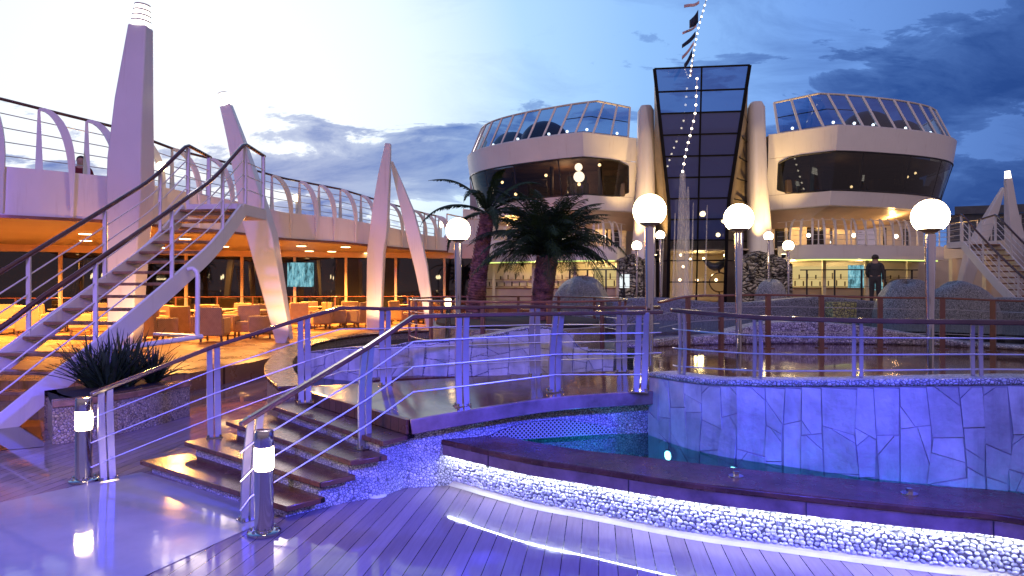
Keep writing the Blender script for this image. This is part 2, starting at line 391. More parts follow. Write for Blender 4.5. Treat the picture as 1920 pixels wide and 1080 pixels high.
gi = n.n('ShaderNodeNewGeometry'); n.l(n.ramp(gi.outputs['Random Per Island'], [(0, (.30, .31, .34)), (.3, (.50, .51, .54)), (.7, (.66, .66, .66)), (1, (.80, .79, .77))]), b.inputs['Base Color'])
b.inputs['Roughness'].default_value = .4; M['pebble'] = m
M['grout'] = pbr('grey_grout', (.20, .20, .21), .7, bump=.3)
M['mosaic'] = mosaic('pebble_mosaic', [(.28, .28, .30), (.55, .55, .55), (.42, .42, .44), (.70, .69, .66)], 42, gw=.12, grout=(.12, .12, .13))
M['mosaic_warm'] = mosaic('planter_mosaic', [(.24, .17, .09), (.46, .36, .20), (.32, .25, .14), (.54, .45, .28)], 34, grout=(.10, .08, .06))
M['mosaic_grey'] = mosaic('grey_tile_mosaic', [(.22, .23, .25), (.40, .41, .43), (.30, .31, .33), (.46, .46, .47)], 30, bump=.4, grout=(.09, .095, .10), gw=.12)
M['mosaic_pool'] = mosaic('pool_rim_mosaic', [(.28, .23, .28), (.68, .62, .64), (.44, .38, .42)], 24, bump=.4, grout=(.10, .08, .1))
M['stone'] = pbr('pale_stone', (.54, .54, .56), .45, var=.18, vscale=3.2, bump=.6, bscale=11, rvar=.1)
nt_ = M['stone'].node_tree; q_n = NT(nt_); pb_ = [x for x in nt_.nodes if x.type == 'BSDF_PRINCIPLED'][0]; src = pb_.inputs['Base Color'].links[0].from_socket
gi_ = q_n.n('ShaderNodeNewGeometry'); tt_ = q_n.n('ShaderNodeTexCoord').outputs['Object']; stain = q_n.ramp(q_n.noise(q_n.mapping(tt_, scale=(4, 4, .7)), 2.2, 6, .65), [(.52, 1.0), (.72, .72)])
q_n.l(q_n.mix(1.0, q_n.mix(1.0, src, q_n.ramp(gi_.outputs['Random Per Island'], [(0, .80), (1, 1.08)]), 'MULTIPLY'), stain, 'MULTIPLY'), pb_.inputs['Base Color'])
M['joint'] = pbr('stone_joint', (.33, .33, .36), .8)
M['resin'] = None
m, n, o = newmat('pale_wet_resin'); b = n.n('ShaderNodeBsdfPrincipled'); b.inputs['Specular IOR Level'].default_value = .30; n.l(b.outputs[0], o.inputs[0])
t = n.n('ShaderNodeTexCoord').outputs['Object']
n.l(n.ramp(n.noise(t, 1.1, 5, .6), [(.3, (.26, .25, .25)), (.7, (.36, .35, .34))]), b.inputs['Base Color'])
n.l(n.ramp(n.noise(t, .8, 4), [(.35, .02), (.7, .14)]), b.inputs['Roughness'])
bp = n.n('ShaderNodeBump'); bp.inputs['Strength'].default_value = .05; bp.inputs['Distance'].default_value = .03
n.l(n.noise(t, 3, 3), bp.inputs['Height']); n.l(bp.outputs[0], b.inputs['Normal']); M['resin'] = m
M['cove'] = pbr('smooth_cove', (.45, .40, .32), .3, var=.1)
M['pooltile'] = mosaic('pool_floor_tile', [(.06, .32, .52), (.10, .45, .65), (.08, .38, .6)], 14, bump=.1, grout=(.2, .4, .5))
M['poolwater'] = watermat('pool_water', (.45, .85, .95))
M['pondwater'] = watermat('pond_water', (.25, .40, .32), deep=(.015, .05, .035), opaque=.6, strength=.2, scale=5)
M['tubwater'] = watermat('tub_water', (.5, .8, .95), deep=(.10, .22, .30), opaque=.6, strength=.15, scale=3)
M['puddle'] = pbr('puddle', (.02, .03, .03), .02, spec=1.0, ior=1.9)
M['globe'] = emis('lit_globe', (1, .76, .42), 22)
M['lampcap'] = pbr('lamp_cup', (.45, .36, .20), .3, metal=.8)
M['bollardglow'] = emis('bollard_glow', (1, .74, .42), 48.0)
M['led'] = emis('led_strip', (.80, .90, 1.0), 75)
M['down'] = emis('downlight', (1, .66, .30), 9)
M['bulb'] = emis('bulb', (1, .88, .68), 6)
M['bulbwarm'] = emis('warm_bulb', (1, .70, .36), 9)
M['masthead'] = emis('mast_light', (1, .93, .80), 3.2)
M['uplight'] = emis('uplight', (1, .80, .40), 14)
M['greenled'] = emis('lime_led', (.66, .85, .22), 1.6)
M['screen'] = None
m, n, o = newmat('blue_screen'); e = n.n('ShaderNodeEmission'); t = n.n('ShaderNodeTexCoord').outputs['Object']
n.l(n.ramp(n.noise(n.mapping(t, scale=(3.2, 3.2, .9)), 2.2, 5, .7), [(.38, (.03, .07, .08)), (.55, (.22, .55, .66)), (.68, (.55, .85, .80))]), e.inputs[0]); e.inputs[1].default_value = .75; n.l(e.outputs[0], o.inputs[0]); M['screen'] = m
M['barback'] = emis('lit_bar_panel', (.95, .72, .30), .55)
M['signlit'] = emis('lit_sign_panel', (.85, .92, .95), .9)
M['towerglass'] = glass('blue_tower_glass', (.22, .34, .58), refl=.05, opaque=.25, dark=(.03, .05, .18))
M['bodyglass'] = glass('tower_body_glass', (.12, .14, .24), refl=.09, opaque=.93, dark=(.048, .068, .23))
M['darkglass'] = glass('dark_lounge_glass', (.32, .28, .25), refl=.02, opaque=.25, dark=(.01, .01, .01))
M['blackglass'] = glass('black_lounge_glass', (.16, .16, .15), refl=.02, opaque=.35, dark=(.010, .012, .010))
M['screenglass'] = glass('windbreak_glass', (.30, .42, .66), refl=.03, opaque=.2, dark=(.02, .05, .14))
M['sidewindow'] = glass('terrace_window', (.05, .05, .055), refl=.03, opaque=.75, dark=(.006, .006, .007))
M['clearglass'] = glass('clear_glass', (.9, .92, .92), refl=.01)
M['mullion'] = pbr('mullion', (.008, .008, .012), .6, spec=.1)
M['sidewall'] = pbr('tower_side_panel', (.16, .13, .10), .5, var=.12)
M['loungewall'] = pbr('lounge_interior', (.20, .12, .075), .6, var=.3, vscale=1.4)
M['loungedark'] = pbr('lounge_furniture', (.06, .04, .03), .5)
M['wicker'] = None
m, n, o = newmat('tan_wicker'); b = n.n('ShaderNodeBsdfPrincipled'); n.l(b.outputs[0], o.inputs[0])
t = n.n('ShaderNodeTexCoord').outputs['Object']
ch = n.n('ShaderNodeTexChecker'); n.l(n.mapping(t, scale=(1, 1, 1)), ch.inputs[0]); ch.inputs['Scale'].default_value = 40
ch.inputs[1].default_value = (.42, .28, .14, 1); ch.inputs[2].default_value = (.30, .19, .09, 1)
n.l(n.mix(.35, ch.outputs[0], n.ramp(n.noise(t, 9, 3), [(.3, (.28, .17, .08)), (.7, (.5, .34, .18))])), b.inputs['Base Color']); b.inputs['Roughness'].default_value = .6; M['wicker'] = m
M['cushion'] = pbr('pale_cushion', (.55, .40, .24), .8, var=.1)
M['chairleg'] = pbr('chair_leg', (.08, .05, .03), .5)
M['tabletop'] = pbr('table_top', (.55, .42, .26), .3)
M['trunk'] = pbr('palm_trunk', (.27, .115, .07), .85, var=.45, vscale=9, bump=1.0, bscale=22)
M['frond'] = pbr('palm_leaf', (.022, .045, .012), .6, var=.4, vscale=2, col2=(.008, .017, .006), spec=.2)
M['agave'] = pbr('spiky_leaf', (.022, .045, .018), .4, var=.4, vscale=5)
M['soil'] = pbr('dark_soil', (.02, .016, .012), .9, bump=.6)
M['jet'] = None
m, n, o = newmat('water_jet'); tr = n.n('ShaderNodeBsdfTransparent'); b = n.n('ShaderNodeBsdfPrincipled'); b.inputs['Base Color'].default_value = (.85, .85, .85, 1); b.inputs['Roughness'].default_value = .3
t = n.n('ShaderNodeTexCoord').outputs['Object']; mx = n.n('ShaderNodeMixShader'); n.l(n.ramp(n.noise(n.mapping(t, scale=(9, 9, .8)), 4, 5, .7), [(.34, .05), (.72, .42)]), mx.inputs[0])
n.l(tr.outputs[0], mx.inputs[1]); n.l(b.outputs[0], mx.inputs[2]); n.l(mx.outputs[0], o.inputs[0]); M['jet'] = m
M['rock'] = None
m, n, o = newmat('layered_rock'); b = n.n('ShaderNodeBsdfPrincipled'); n.l(b.outputs[0], o.inputs[0])
t = n.n('ShaderNodeTexCoord').outputs['Object']; vv = n.n('ShaderNodeTexVoronoi', feature='DISTANCE_TO_EDGE'); wv_ = n.n('ShaderNodeTexNoise'); n.l(t, wv_.inputs['Vector']); wv_.inputs['Scale'].default_value = 2.2; n.l(n.mapping(n.mix(.30, t, wv_.outputs['Color']), scale=(1.3, 1.3, 4.2), rot=(0, R(18), 0)), vv.inputs['Vector']); vv.inputs['Scale'].default_value = 2.6
n.l(n.mix(n.ramp(vv.outputs[0], [(.04, 0.0), (.11, 1.0)]), (.012, .012, .012), n.ramp(n.noise(t, 3, 5), [(.35, (.10, .09, .08)), (.55, (.62, .58, .52))])), b.inputs['Base Color']); b.inputs['Roughness'].default_value = .7
bp = n.n('ShaderNodeBump'); bp.inputs['Strength'].default_value = 1; bp.inputs['Distance'].default_value = .15; n.l(n.ramp(vv.outputs[0], [(0, 0.0), (.3, 1.0)]), bp.inputs['Height']); n.l(bp.outputs[0], b.inputs['Normal']); M['rock'] = m
M['net'] = None
m, n, o = newmat('vent_grille'); tr = n.n('ShaderNodeBsdfTransparent'); b = n.n('ShaderNodeBsdfPrincipled'); b.inputs['Base Color'].default_value = (.36, .36, .40, 1); b.inputs['Roughness'].default_value = .4; b.inputs['Metallic'].default_value = .3
u_ = n.n('ShaderNodeTexCoord').outputs['UV']; v_ = n.mapping(u_, rot=(0, 0, R(45))); sp = n.n('ShaderNodeSeparateXYZ'); n.l(v_, sp.inputs[0])
fa = n.math('LESS_THAN', n.math('FRACT', n.math('DIVIDE', sp.outputs[0], .027)), .36); fb = n.math('LESS_THAN', n.math('FRACT', n.math('DIVIDE', sp.outputs[1], .027)), .36)
mx = n.n('ShaderNodeMixShader'); n.l(n.math('MAXIMUM', fa, fb), mx.inputs[0]); n.l(tr.outputs[0], mx.inputs[1]); n.l(b.outputs[0], mx.inputs[2]); n.l(mx.outputs[0], o.inputs[0]); M['net'] = m
M['navy'] = pbr('navy_cloth', (.012, .02, .055), .8); M['redpale'] = pbr('faded_red_cloth', (.55, .36, .40), .8)
M['skin'] = pbr('skin', (.45, .27, .19), .5); M['blackcloth'] = pbr('dark_cloth', (.045, .045, .055), .8); M['redcloth'] = pbr('red_cloth', (.14, .012, .018), .8); M['hair'] = pbr('dark_hair', (.02, .012, .01), .6)
M['sea'] = pbr('sea_water', (.01, .02, .035), .12, bump=.4, bscale=.4)
M['dolphin'] = pbr('blue_sculpture', (.02, .035, .10), .3)
M['farroof'] = pbr('grey_roof', (.12, .13, .15), .6)

# ================================================================== THE SETTING
def sheet(name, pts, z, mat, kind='structure', parent=None):
    m = MB(); m.add([Vector((p[0], p[1], z)) for p in pts], [tuple(range(len(pts)))]); o = m.build(name, mat, parent)
    if kind: o['kind'] = kind
    return o
sheet('sea', [(-4000, -4000), (4000, -4000), (4000, 4000), (-4000, 4000)], -18, M['sea'])
sheet('deck', [(-40, -14), (40, -14), (40, 60), (-40, 60)], 0, M['deckwood'])
a_, b_ = G(530, 962, .004), G(270, 1080, .004); dd = (b_ - a_).normalized()
pp = [G(-400, 1028, .004), G(265, 885, .004), a_, b_, b_ + dd * 3.5, Vector((-7, -1, 0))]
sheet('resin_floor', pp, .004, M['resin'])
sheet('puddle', [G(-30, 780, 0), G(70, 768, 0), G(82, 838, 0), G(-30, 848, 0)], .005, M['puddle'])

# terrace slab under the promenade
tp = [(-34, 10.3), (-6.6, 10.3), (-5.3, 11.2), (-4.9, 13), (-4.75, 15), (-4.3, 18), (-2.6, 20.2), (-1, 21.5), (.6, 24), (1, 40), (-34, 40)]
mm = MB(); mm.prism(tp, .0, .30); struct(mm.build('terrace_floor', M['terrwood']))

# ================================================================== STEPS AND FOOTBRIDGE
RISE = .12
nose = [((262, 863), (537, 950)), ((345, 828), (600, 905)), ((423, 790), (657, 864)), ((500, 758), (718, 828)), ((560, 728), (770, 787))]
NL = [G(a[0], a[1], RISE * (i + 1)) for i, (a, b) in enumerate(nose)]; NR = [G(b[0], b[1], RISE * (i + 1)) for i, (a, b) in enumerate(nose)]
near_e = smooth([NR[4], G(868, 770, .655), G(1040, 745, .71), G(1222, 733, .75)], 14)
far_e = smooth([NL[4], G(726, 718, .655), G(1005, 703, .71), G(1192, 696, .75)], 14)
br = thing('footbridge', NR[4] * 1, 'wet dark wooden footbridge with four broad steps leading up to it', 'footbridge')
wv = (NR[0] - NL[0]); wv.z = 0; wv.normalize(); dv = Vector((-wv.y, wv.x, 0))
if dv.y < 0: dv = -dv
for i in range(4):
    l0, r0, l1, r1 = NL[i], NR[i], NL[i + 1] + dv * .05, NR[i + 1] + dv * .05
    z = RISE * (i + 1); t_ = MB(); t_.prism([l0, r0, r1, l1], z - .042, z); t_.build('tread', M['treadwood'], br, bevel=.006)
    li, ri = NL[i] + dv * .07 + wv * .09, NR[i] + dv * .07 - wv * .11
    lj, rj = NL[i + 1] + dv * .07 + wv * .09, NR[i + 1] + dv * .07 - wv * .11
    t_ = MB(); t_.prism([li, ri, rj, lj], .002, z - .044); t_.build('riser', M['mosaic'], br)
bs = MB(); bs.slab(near_e, far_e, [p.z - .05 for p in near_e], [p.z for p in near_e]); bs.build('bridge_deck', M['bridgewood'], br)
ou = offset(near_e, -.025)
bb = MB(); bb.sweep([Vector((p.x, p.y, near_e[i].z - .055)) for i, p in enumerate(ou)], .05, .125); bb.build('edge_beam', M['fascia'], br, bevel=.008)
ou = offset(far_e, .025)
bb = MB(); bb.sweep([Vector((p.x, p.y, far_e[i].z - .055)) for i, p in enumerate(ou)], .05, .125); bb.build('edge_beam', M['fascia'], br, bevel=.008)
nb = MB(); nb.bar(NL[4] + Vector((0, 0, -.055)) - dv * .02, NR[4] + Vector((0, 0, -.055)) - dv * .02, .05, .12); nb.build('nose_board', M['treadwood'], br)
# mosaic wall under the near edge with its low arch behind a net
wl_in = offset(near_e, .10)
wm = MB(); ex_ = lambda L: [L[0] - (L[1] - L[0]).normalized() * .16] + L
wm.slab(ex_(offset(near_e, .22)), ex_(wl_in), .002, [near_e[0].z - .122] + [p.z - .122 for p in near_e]); wm.build('arch_wall', M['mosaic'], br)
wf = [p.copy() for p in wl_in]
def online(u, p, q_):
    k = (u - 960) / F; dx, dy = q_.x - p.x, q_.y - p.y
    t = (k * p.y - p.x) / (dx - k * dy); return Vector((p.x + dx * t, p.y + dy * t, 0))
pA, pB = wl_in[0], wl_in[-1]; top_, bot_ = [], []
dn = (pB - pA); dn.z = 0; dn.normalize(); fn = Vector((dn.y, -dn.x, 0))
for i in range(17):
    u = 905 + (1150 - 905) * i / 16; s_ = (i / 16 - .5) * 2; c = online(u, pA, pB) + fn * .03
    z0 = .36; z1 = z0 + .012 + .145 * max(0, 1 - s_ * s_) ** .8
    bot_.append(Vector((c.x, c.y, z0))); top_.append(Vector((c.x, c.y, z1)))
dk = MB(); dk.strip([p - fn * .02 for p in bot_], [p - fn * .02 for p in top_]); dk.build('arch_shade_sheet', M['darkmetal'], br)  # dark sheet on the wall, shade inside the arch given as colour
nt = MB(); L_ = arclen(bot_)
nt.add(bot_ + top_, [(i, i + 1, 17 + i + 1, 17 + i) for i in range(16)], [[(L_[i], 0), (L_[i + 1], 0), (L_[i + 1], top_[i + 1].z - .36), (L_[i], top_[i].z - .36)] for i in range(16)])
nt.build('vent_net', M['net'], br)

# ------------------------------------------------------------------ railings
def plate_post(base, top, along, parent, mat, wid=.062, gap=.008, bow=.03, th=.014, foot=True):
    m = MB(); along = Vector(along); along.z = 0; along.normalize(); side = Vector((-along.y, along.x, 0)); n_ = 9
    for sgn in (-1, 1):
        pts = []; ws = []
        for i in range(n_):
            t = i / (n_ - 1); p = base.lerp(top, t) + side * (bow * math.sin(PI * t) * 1.0) + along * sgn * (gap + wid * .42)
            pts.append(p); ws.append(wid * (.84 + .14 * math.sin(PI * min(1, t * 1.15))))
        m.sweep(pts, ws, th * 1.6, up=side)
    o = m.build('post', mat, parent, bevel=.003)
    if foot:
        f = MB(); f.box(base + Vector((0, 0, .006)), (.15, .11, .012), math.atan2(along.y, along.x))
        for a, b in ((-1, -1), (1, -1), (1, 1), (-1, 1)):
            c = base + along * a * .055 + side * b * .036; f.lathe([(.011, .012), (.011, .032), (.004, .036)], c, 8)
        f.build('foot_plate', M['steel'], o)
    return o
def bar_post(base, top, along, parent, mat, w=.05, d=.03, bow=.0):
    m = MB(); along = Vector(along); along.z = 0; along.normalize(); side = Vector((-along.y, along.x, 0)); n_ = 7 if bow else 2
    pts = [base.lerp(top, i / (n_ - 1)) + side * bow * math.sin(PI * i / (n_ - 1)) for i in range(n_)]
    m.sweep(pts, w, d, up=side); m.box(base + Vector((0, 0, .008)), (w * 2.2, d * 2.6, .016), math.atan2(along.y, along.x))
    return m.build('post', mat, parent)
def railing(name, label, rail, basel, posts, style, railmat, postmat, fr=(.25, .5, .75), rr=.024, rodr=.0062, cat='railing', group=None, rodmat=None, flat=True, **kw):
    t = thing(name, basel[0], label, cat, group); m = MB()
    if flat: m.sweep(rail, rr * 2.6, rr * 1.5)
    else: m.tube(rail, rr, 10)
    m.build('handrail', railmat, t, bevel=.008 if flat else 0)
    for b, tp_, al in posts:
        (plate_post if style == 'plate' else bar_post)(b, tp_, al, t, postmat, **kw)
    for f in fr:
        m = MB(); m.tube([b.lerp(a, f) for a, b in zip(rail, basel)], rodr, 6); m.build('rod', rodmat or M['rod'], t)
    return t
def drop(p, z): return Vector((p.x, p.y, z))
# near railing of the steps and bridge
pst = [(G(467, 975, .0), (480, 775)), (G(685, 840, .365), (690, 648)), (G(868, 762, .655), (868, 588)), (G(1040, 735, .715), (1048, 585)), (G(1200, 735, .75), (1205, 583))]
posts = [];
for b, (u, v) in pst: posts.append((b, P(u, v + 3, b.y + .02), wv if b.z > .5 else dv))
T = [p[1] for p in posts]
r0 = T[0] + (T[0] - T[1]).normalized() * .13; kink = PZ(775, (T[1].y + T[2].y) / 2, 0); kink.z = CZ - (594 - 540) / F * kink.y
rail = [r0, T[0], T[1], kink, T[2], T[3], T[4], PZ(1240, T[4].y + .1, T[4].z)]
basel = [drop(r0, r0.z - .80), posts[0][0], posts[1][0], drop(kink, kink.z - .83), posts[2][0], posts[3][0], posts[4][0], drop(rail[-1], posts[4][0].z)]
along = [T[1] - T[0], T[1] - T[0], T[2] - T[1], T[3] - T[2], T[4] - T[3]]
posts = [(b, t, al) for (b, t, _), al in zip(posts, along)]
railing('bridge_railing', 'steel railing with dark wood top on the near side of the footbridge and steps', rail, basel, posts, 'plate', M['railwood'], M['railmetal'], fr=(.22, .48, .74))
# far railing
pst = [(G(203, 900, 0), (198, 727)), (G(402, 820, .24), (400, 648)), (G(572, 755, .56), (570, 594)), (G(724, 722, .655), (722, 577)), (G(1004, 705, .71), (1003, 573)), (G(1166, 698, .75), (1166, 575))]
posts = [(b, P(u, v + 2, b.y + .02), None) for b, (u, v) in pst]; T = [p[1] for p in posts]
r0 = T[0] + (T[0] - T[1]).normalized() * .12; kink = PZ(640, (T[2].y + T[3].y) / 2, 0); kink.z = CZ - (577 - 540) / F * kink.y
rail = [r0] + T[:3] + [kink] + T[3:] + [PZ(1236, T[5].y + .2, T[5].z - .0)]
basel = [drop(r0, r0.z - .82)] + [p[0] for p in posts[:3]] + [drop(kink, kink.z - .85)] + [p[0] for p in posts[3:]] + [drop(rail[-1], .75)]
posts = [(b, t, (T[min(i + 1, 5)] - T[max(i - 1, 0)])) for i, (b, t, _) in enumerate(posts)]
railing('bridge_railing', 'steel railing with dark wood top on the far side, starting beside the left bollard', rail, basel, posts, 'plate', M['railwood'], M['railmetal'], fr=(.22, .48, .74))

# ================================================================== CURVED POOL BENCH WITH PEBBLE WALL
BZ = .40
fpx = [(787, 815), (850, 829), (920, 845), (1000, 861), (1103, 876), (1280, 903), (1440, 921), (1600, 938), (1760, 954), (1920, 971)]
fr_pts = [G(u, v, BZ) for u, v in fpx]; fr_pts += [Vector((3.75, 3.05, BZ)), Vector((4.5, 2.0, BZ))]
fcur = smooth(fr_pts, 90)
bpx = [(887, 803), (973, 823), (1083, 842), (1173, 852), (1280, 865), (1400, 879), (1500, 889), (1620, 900), (1760, 911), (1920, 925)]
bk_pts = [G(u, v, BZ) for u, v in bpx]; bk_pts = [G(800, 795, BZ)] + bk_pts + [Vector((4.2, 3.5, BZ)), Vector((5.05, 2.4, BZ))]
bcur = smooth(bk_pts, 90)
bench = thing('pool_bench', fcur[45] * 1, 'long curved dark wood pool bench above a glowing white pebble wall', 'bench')
m = MB(); m.slab(fcur, bcur, BZ - .045, BZ); m.build('seat_top', M['benchwood'], bench, bevel=.01)
m = MB(); f1 = offset(fcur, .010); f2 = offset(fcur, .036); m.slab(f1, f2, BZ - .132, BZ - .047); m.build('fascia', M['fascia'], bench)
for i in (11, 27, 42, 55, 68):      # board joints
    m = MB(); tdir = (fcur[i + 1] - fcur[i]); m.box(drop(fcur[i], BZ - .096) + Vector((-tdir.y, tdir.x, 0)).normalized() * .010, (.006, .012, .098), math.atan2(tdir.y, tdir.x)); m.build('joint', M['darkmetal'], bench)
m = MB(); m.slab(offset(fcur, .115), offset(bcur, -.03), .002, BZ - .047); m.build('core_wall', M['grout'], bench)
pc = offset(fcur, .10); pc[0] = G(738, 905, .0) * 1; pc[1] = pc[0].lerp(pc[2], .5)
pc = setz(resample(pc, 400), 0)
m = MB(); m.strip(setz(pc, .03), setz(pc, .36)); m.build('pebble_backing', M['grout'], bench)
# pebbles: half-bedded rounded stones
m = MB(); Lp = arclen(pc)[-1]; rows = 10; rnd = random.Random(3)
import bisect
AL = arclen(pc)
def along_curve(c, AL, s):
    j = min(len(AL) - 2, max(0, bisect.bisect(AL, s) - 1)); t = (s - AL[j]) / (AL[j + 1] - AL[j]); tg = (c[j + 1] - c[j]); tg.z = 0
    return c[j].lerp(c[j + 1], t), tg.normalized()
for r_ in range(rows):
    s = rnd.random() * .03
    while s < Lp - .03:
        p, tg = along_curve(pc, AL, s); nr = Vector((tg.y, -tg.x, 0)); a = rnd.uniform(.0105, .0225); b = rnd.uniform(.009, .0175); dp = rnd.uniform(.008, .016)
        c = p + Vector((0, 0, .034 + (r_ + .5) * .0245 + rnd.uniform(-.006, .006))) + nr * .003; ro = rnd.uniform(-.7, .7)
        vs = []; fs = []
        for ring, (rad, out_) in enumerate(((1, -.2), (.93, .45), (.58, .86))):
            for k in range(8):
                an = 2 * PI * k / 8; x, y = a * rad * math.cos(an), b * rad * math.sin(an)
                x, y = x * math.cos(ro) - y * math.sin(ro), x * math.sin(ro) + y * math.cos(ro)
                vs.append(c + tg * x + Vector((0, 0, y)) + nr * dp * out_)
        vs.append(c + nr * dp)
        for ring in range(2):
            for k in range(8): fs.append((ring * 8 + k, ring * 8 + (k + 1) % 8, ring * 8 + 8 + (k + 1) % 8, ring * 8 + 8 + k))
        for k in range(8): fs.append((16 + k, 16 + (k + 1) % 8, 24))
        m.add(vs, fs); s += a * 1.9 + rnd.uniform(.0, .006)
m.build('pebble_wall', M['pebble'], bench, sharp=80)
cv = offset(pc, -.055); m = MB(); mid = [pc[i].lerp(cv[i], .45) for i in range(len(pc))]
m.strip(setz(cv, .003), setz(mid, .022)); m.strip(setz(mid, .018), setz(pc, .045)); m.build('cove', M['cove'], bench, sharp=80)
m = MB(); lc = offset(fcur, .052)[1:]; m.sweep(setz(lc, BZ - .126), .010, .008); m.build('led_strip', M['led'], bench)
m = MB(); lc2 = [p.lerp(q_, .5) for p, q_ in zip(setz(pc[2:16], .25), setz(offset(pc, -.05)[2:16], .25))]; m.sweep(lc2, .010, .008); m.build('led_strip', emis('assumed_lime_strip', (.95, .95, .35), 60), bench)  # short lime strip added at the left end, assumed from the yellow-lit corner
# bolts/cleats on the bench top
for u, v in ((1380, 893), (1705, 926)):
    c = G(u, v, BZ); m = MB(); m.lathe([(.05, 0), (.05, .006), (.02, .01)], c, 16); m.box(c + Vector((0, 0, .02)), (.03, .03, .03)); o = m.build('table_socket', M['steel'], bench)

# pool
scur_px = [(1218, 815), (1280, 838), (1360, 856), (1440, 868), (1530, 882), (1620, 895), (1760, 909), (1920, 922)]
WZ = .34
sp_ = [G(u, v, WZ) for u, v in scur_px] + [Vector((4.2, 4.2, WZ)), Vector((5.4, 3.7, WZ))]
scur = smooth(sp_, 80)
wpoly = [Vector((p.x, p.y, 0)) for p in offset(bcur, -.03)] + [Vector((p.x, p.y, 0)) for p in reversed(offset(scur, .05))] + [wl_in[-1] + Vector((0, .12, 0)), wl_in[0] + Vector((0, .1, 0))]
def trifan(name, poly, z, mat):
    import mathutils
    tri = mathutils.geometry.tessellate_polygon([[Vector((p.x, p.y, 0)) for p in poly]])
    m = MB(); m.add([Vector((p.x, p.y, z)) for p in poly], [tuple(t) for t in tri]); o = m.build(name, mat); o['kind'] = 'structure'; return o
trifan('pool_water', wpoly, WZ, M['poolwater'])
trifan('pool_floor', wpoly, .02, M['pooltile'])

def flag_panels(curve, zt, zb, parent, mat, colw=.27, joint=.012, seed=1, thick=.014, tall=.33, outward=1):
    """irregular flat stones fixed on a curved wall: uneven upright columns broken across and on the slant"""
    rn = random.Random(seed); AL = arclen(curve); Lw = AL[-1]; m = MB(); m2 = MB(); s = 0; cols = []
    nz = 6
    def wob(k): return [rn.uniform(-.03, .03) for _ in range(nz + 1)]
    edges = [(0, [0] * (nz + 1))]
    while s < Lw - colw * .6: s += colw * rn.uniform(.75, 1.3); edges.append((min(s, Lw), wob(0)))
    if edges[-1][0] < Lw - .02: edges.append((Lw, [0] * (nz + 1)))
    def ex(e, t):
        x = t * nz; i = min(nz - 1, int(x)); return e[0] + e[1][i] + (e[1][i + 1] - e[1][i]) * (x - i)
    def place(poly):
        c = (sum(p[0] for p in poly) / len(poly), sum(p[1] for p in poly) / len(poly))
        sh = []
        for x, y in poly:
            dx, dy = c[0] - x, c[1] - y; L = math.hypot(dx, dy) or 1; k = min(.45, joint / L * 1.15); sh.append((x + dx * k, y + dy * k))
        tx, ty = rn.uniform(-.07, .07), rn.uniform(-.05, .05); vs_f, vs_b = [], []
        for x, y in sh:
            p, tg = along_curve(curve, AL, max(0, min(Lw - 1e-4, x))); nr = Vector((tg.y, -tg.x, 0)) * outward
            th = thick + (x - c[0]) * tx + (y - c[1]) * ty
            vs_f.append(Vector((p.x, p.y, y)) + nr * max(.004, th)); vs_b.append(Vector((p.x, p.y, y)) - nr * .005)
        n_ = len(sh); m.add(vs_f + vs_b, [tuple(range(n_))] + [(i, (i + 1) % n_, n_ + (i + 1) % n_, n_ + i) for i in range(n_)])
    for e0, e1 in zip(edges, edges[1:]):
        sm = (e0[0] + e1[0]) / 2; idx = min(len(curve) - 1, int(sm / Lw * (len(curve) - 1))); top = zt[idx]; H = top - zb
        nrow = max(1, round(H / tall)); cuts = [0] + [min(.95, max(.05, (r + 1) / nrow + rn.uniform(-.09, .09))) for r in range(nrow - 1) if rn.random() < .85] + [1]
        tilt = [0] + [rn.uniform(-.035, .035) for _ in cuts[1:-1]] + [0]
        for i in range(len(cuts) - 1):
            q = [(ex(e0, cuts[i]), zb + (cuts[i]) * H - tilt[i]), (ex(e1, cuts[i]), zb + cuts[i] * H + tilt[i]), (ex(e1, cuts[i + 1]), zb + cuts[i + 1] * H + tilt[i + 1]), (ex(e0, cuts[i + 1]), zb + cuts[i + 1] * H - tilt[i + 1])]
            k = rn.random()
            if k < .16:
                a = rn.uniform(.15, .5); pm = (lerp(q[1][0], q[2][0], a), lerp(q[1][1], q[2][1], a)); b = rn.uniform(.4, .8); pn = (lerp(q[0][0], q[3][0], b), lerp(q[0][1], q[3][1], b))
                place([q[0], q[1], pm, pn]); place([pn, pm, q[2], q[3]])
            elif k < .42:
                a = rn.uniform(.2, .7); pm = (lerp(q[3][0], q[2][0], a), lerp(q[3][1], q[2][1], a)); b = rn.uniform(.55, .85); pn = (lerp(q[1][0], q[2][0], b), lerp(q[1][1], q[2][1], b))
                place([q[0], q[1], pn, pm, q[3]]); place([pn, q[2], pm])
            elif k < .54:
                a = rn.uniform(.3, .8); pm = (lerp(q[3][0], q[2][0], a), lerp(q[3][1], q[2][1], a)); b = rn.uniform(.5, .85); pn = (lerp(q[0][0], q[3][0], b), lerp(q[0][1], q[3][1], b))
                place([q[0], q[1], q[2], pm, pn]); place([pn, pm, q[3]])
            elif k < .7:
                a = rn.uniform(.3, .7); pm = (lerp(q[0][0], q[3][0], a), lerp(q[0][1], q[3][1], a)); c = ((q[0][0] + q[1][0]) / 2, (q[0][1] + q[1][1]) / 2)
                place([c, q[1], q[2], q[3], pm]); place([q[0], c, pm])
            else: place(q)
    m.build('stone_facing', mat, parent, sharp=20)

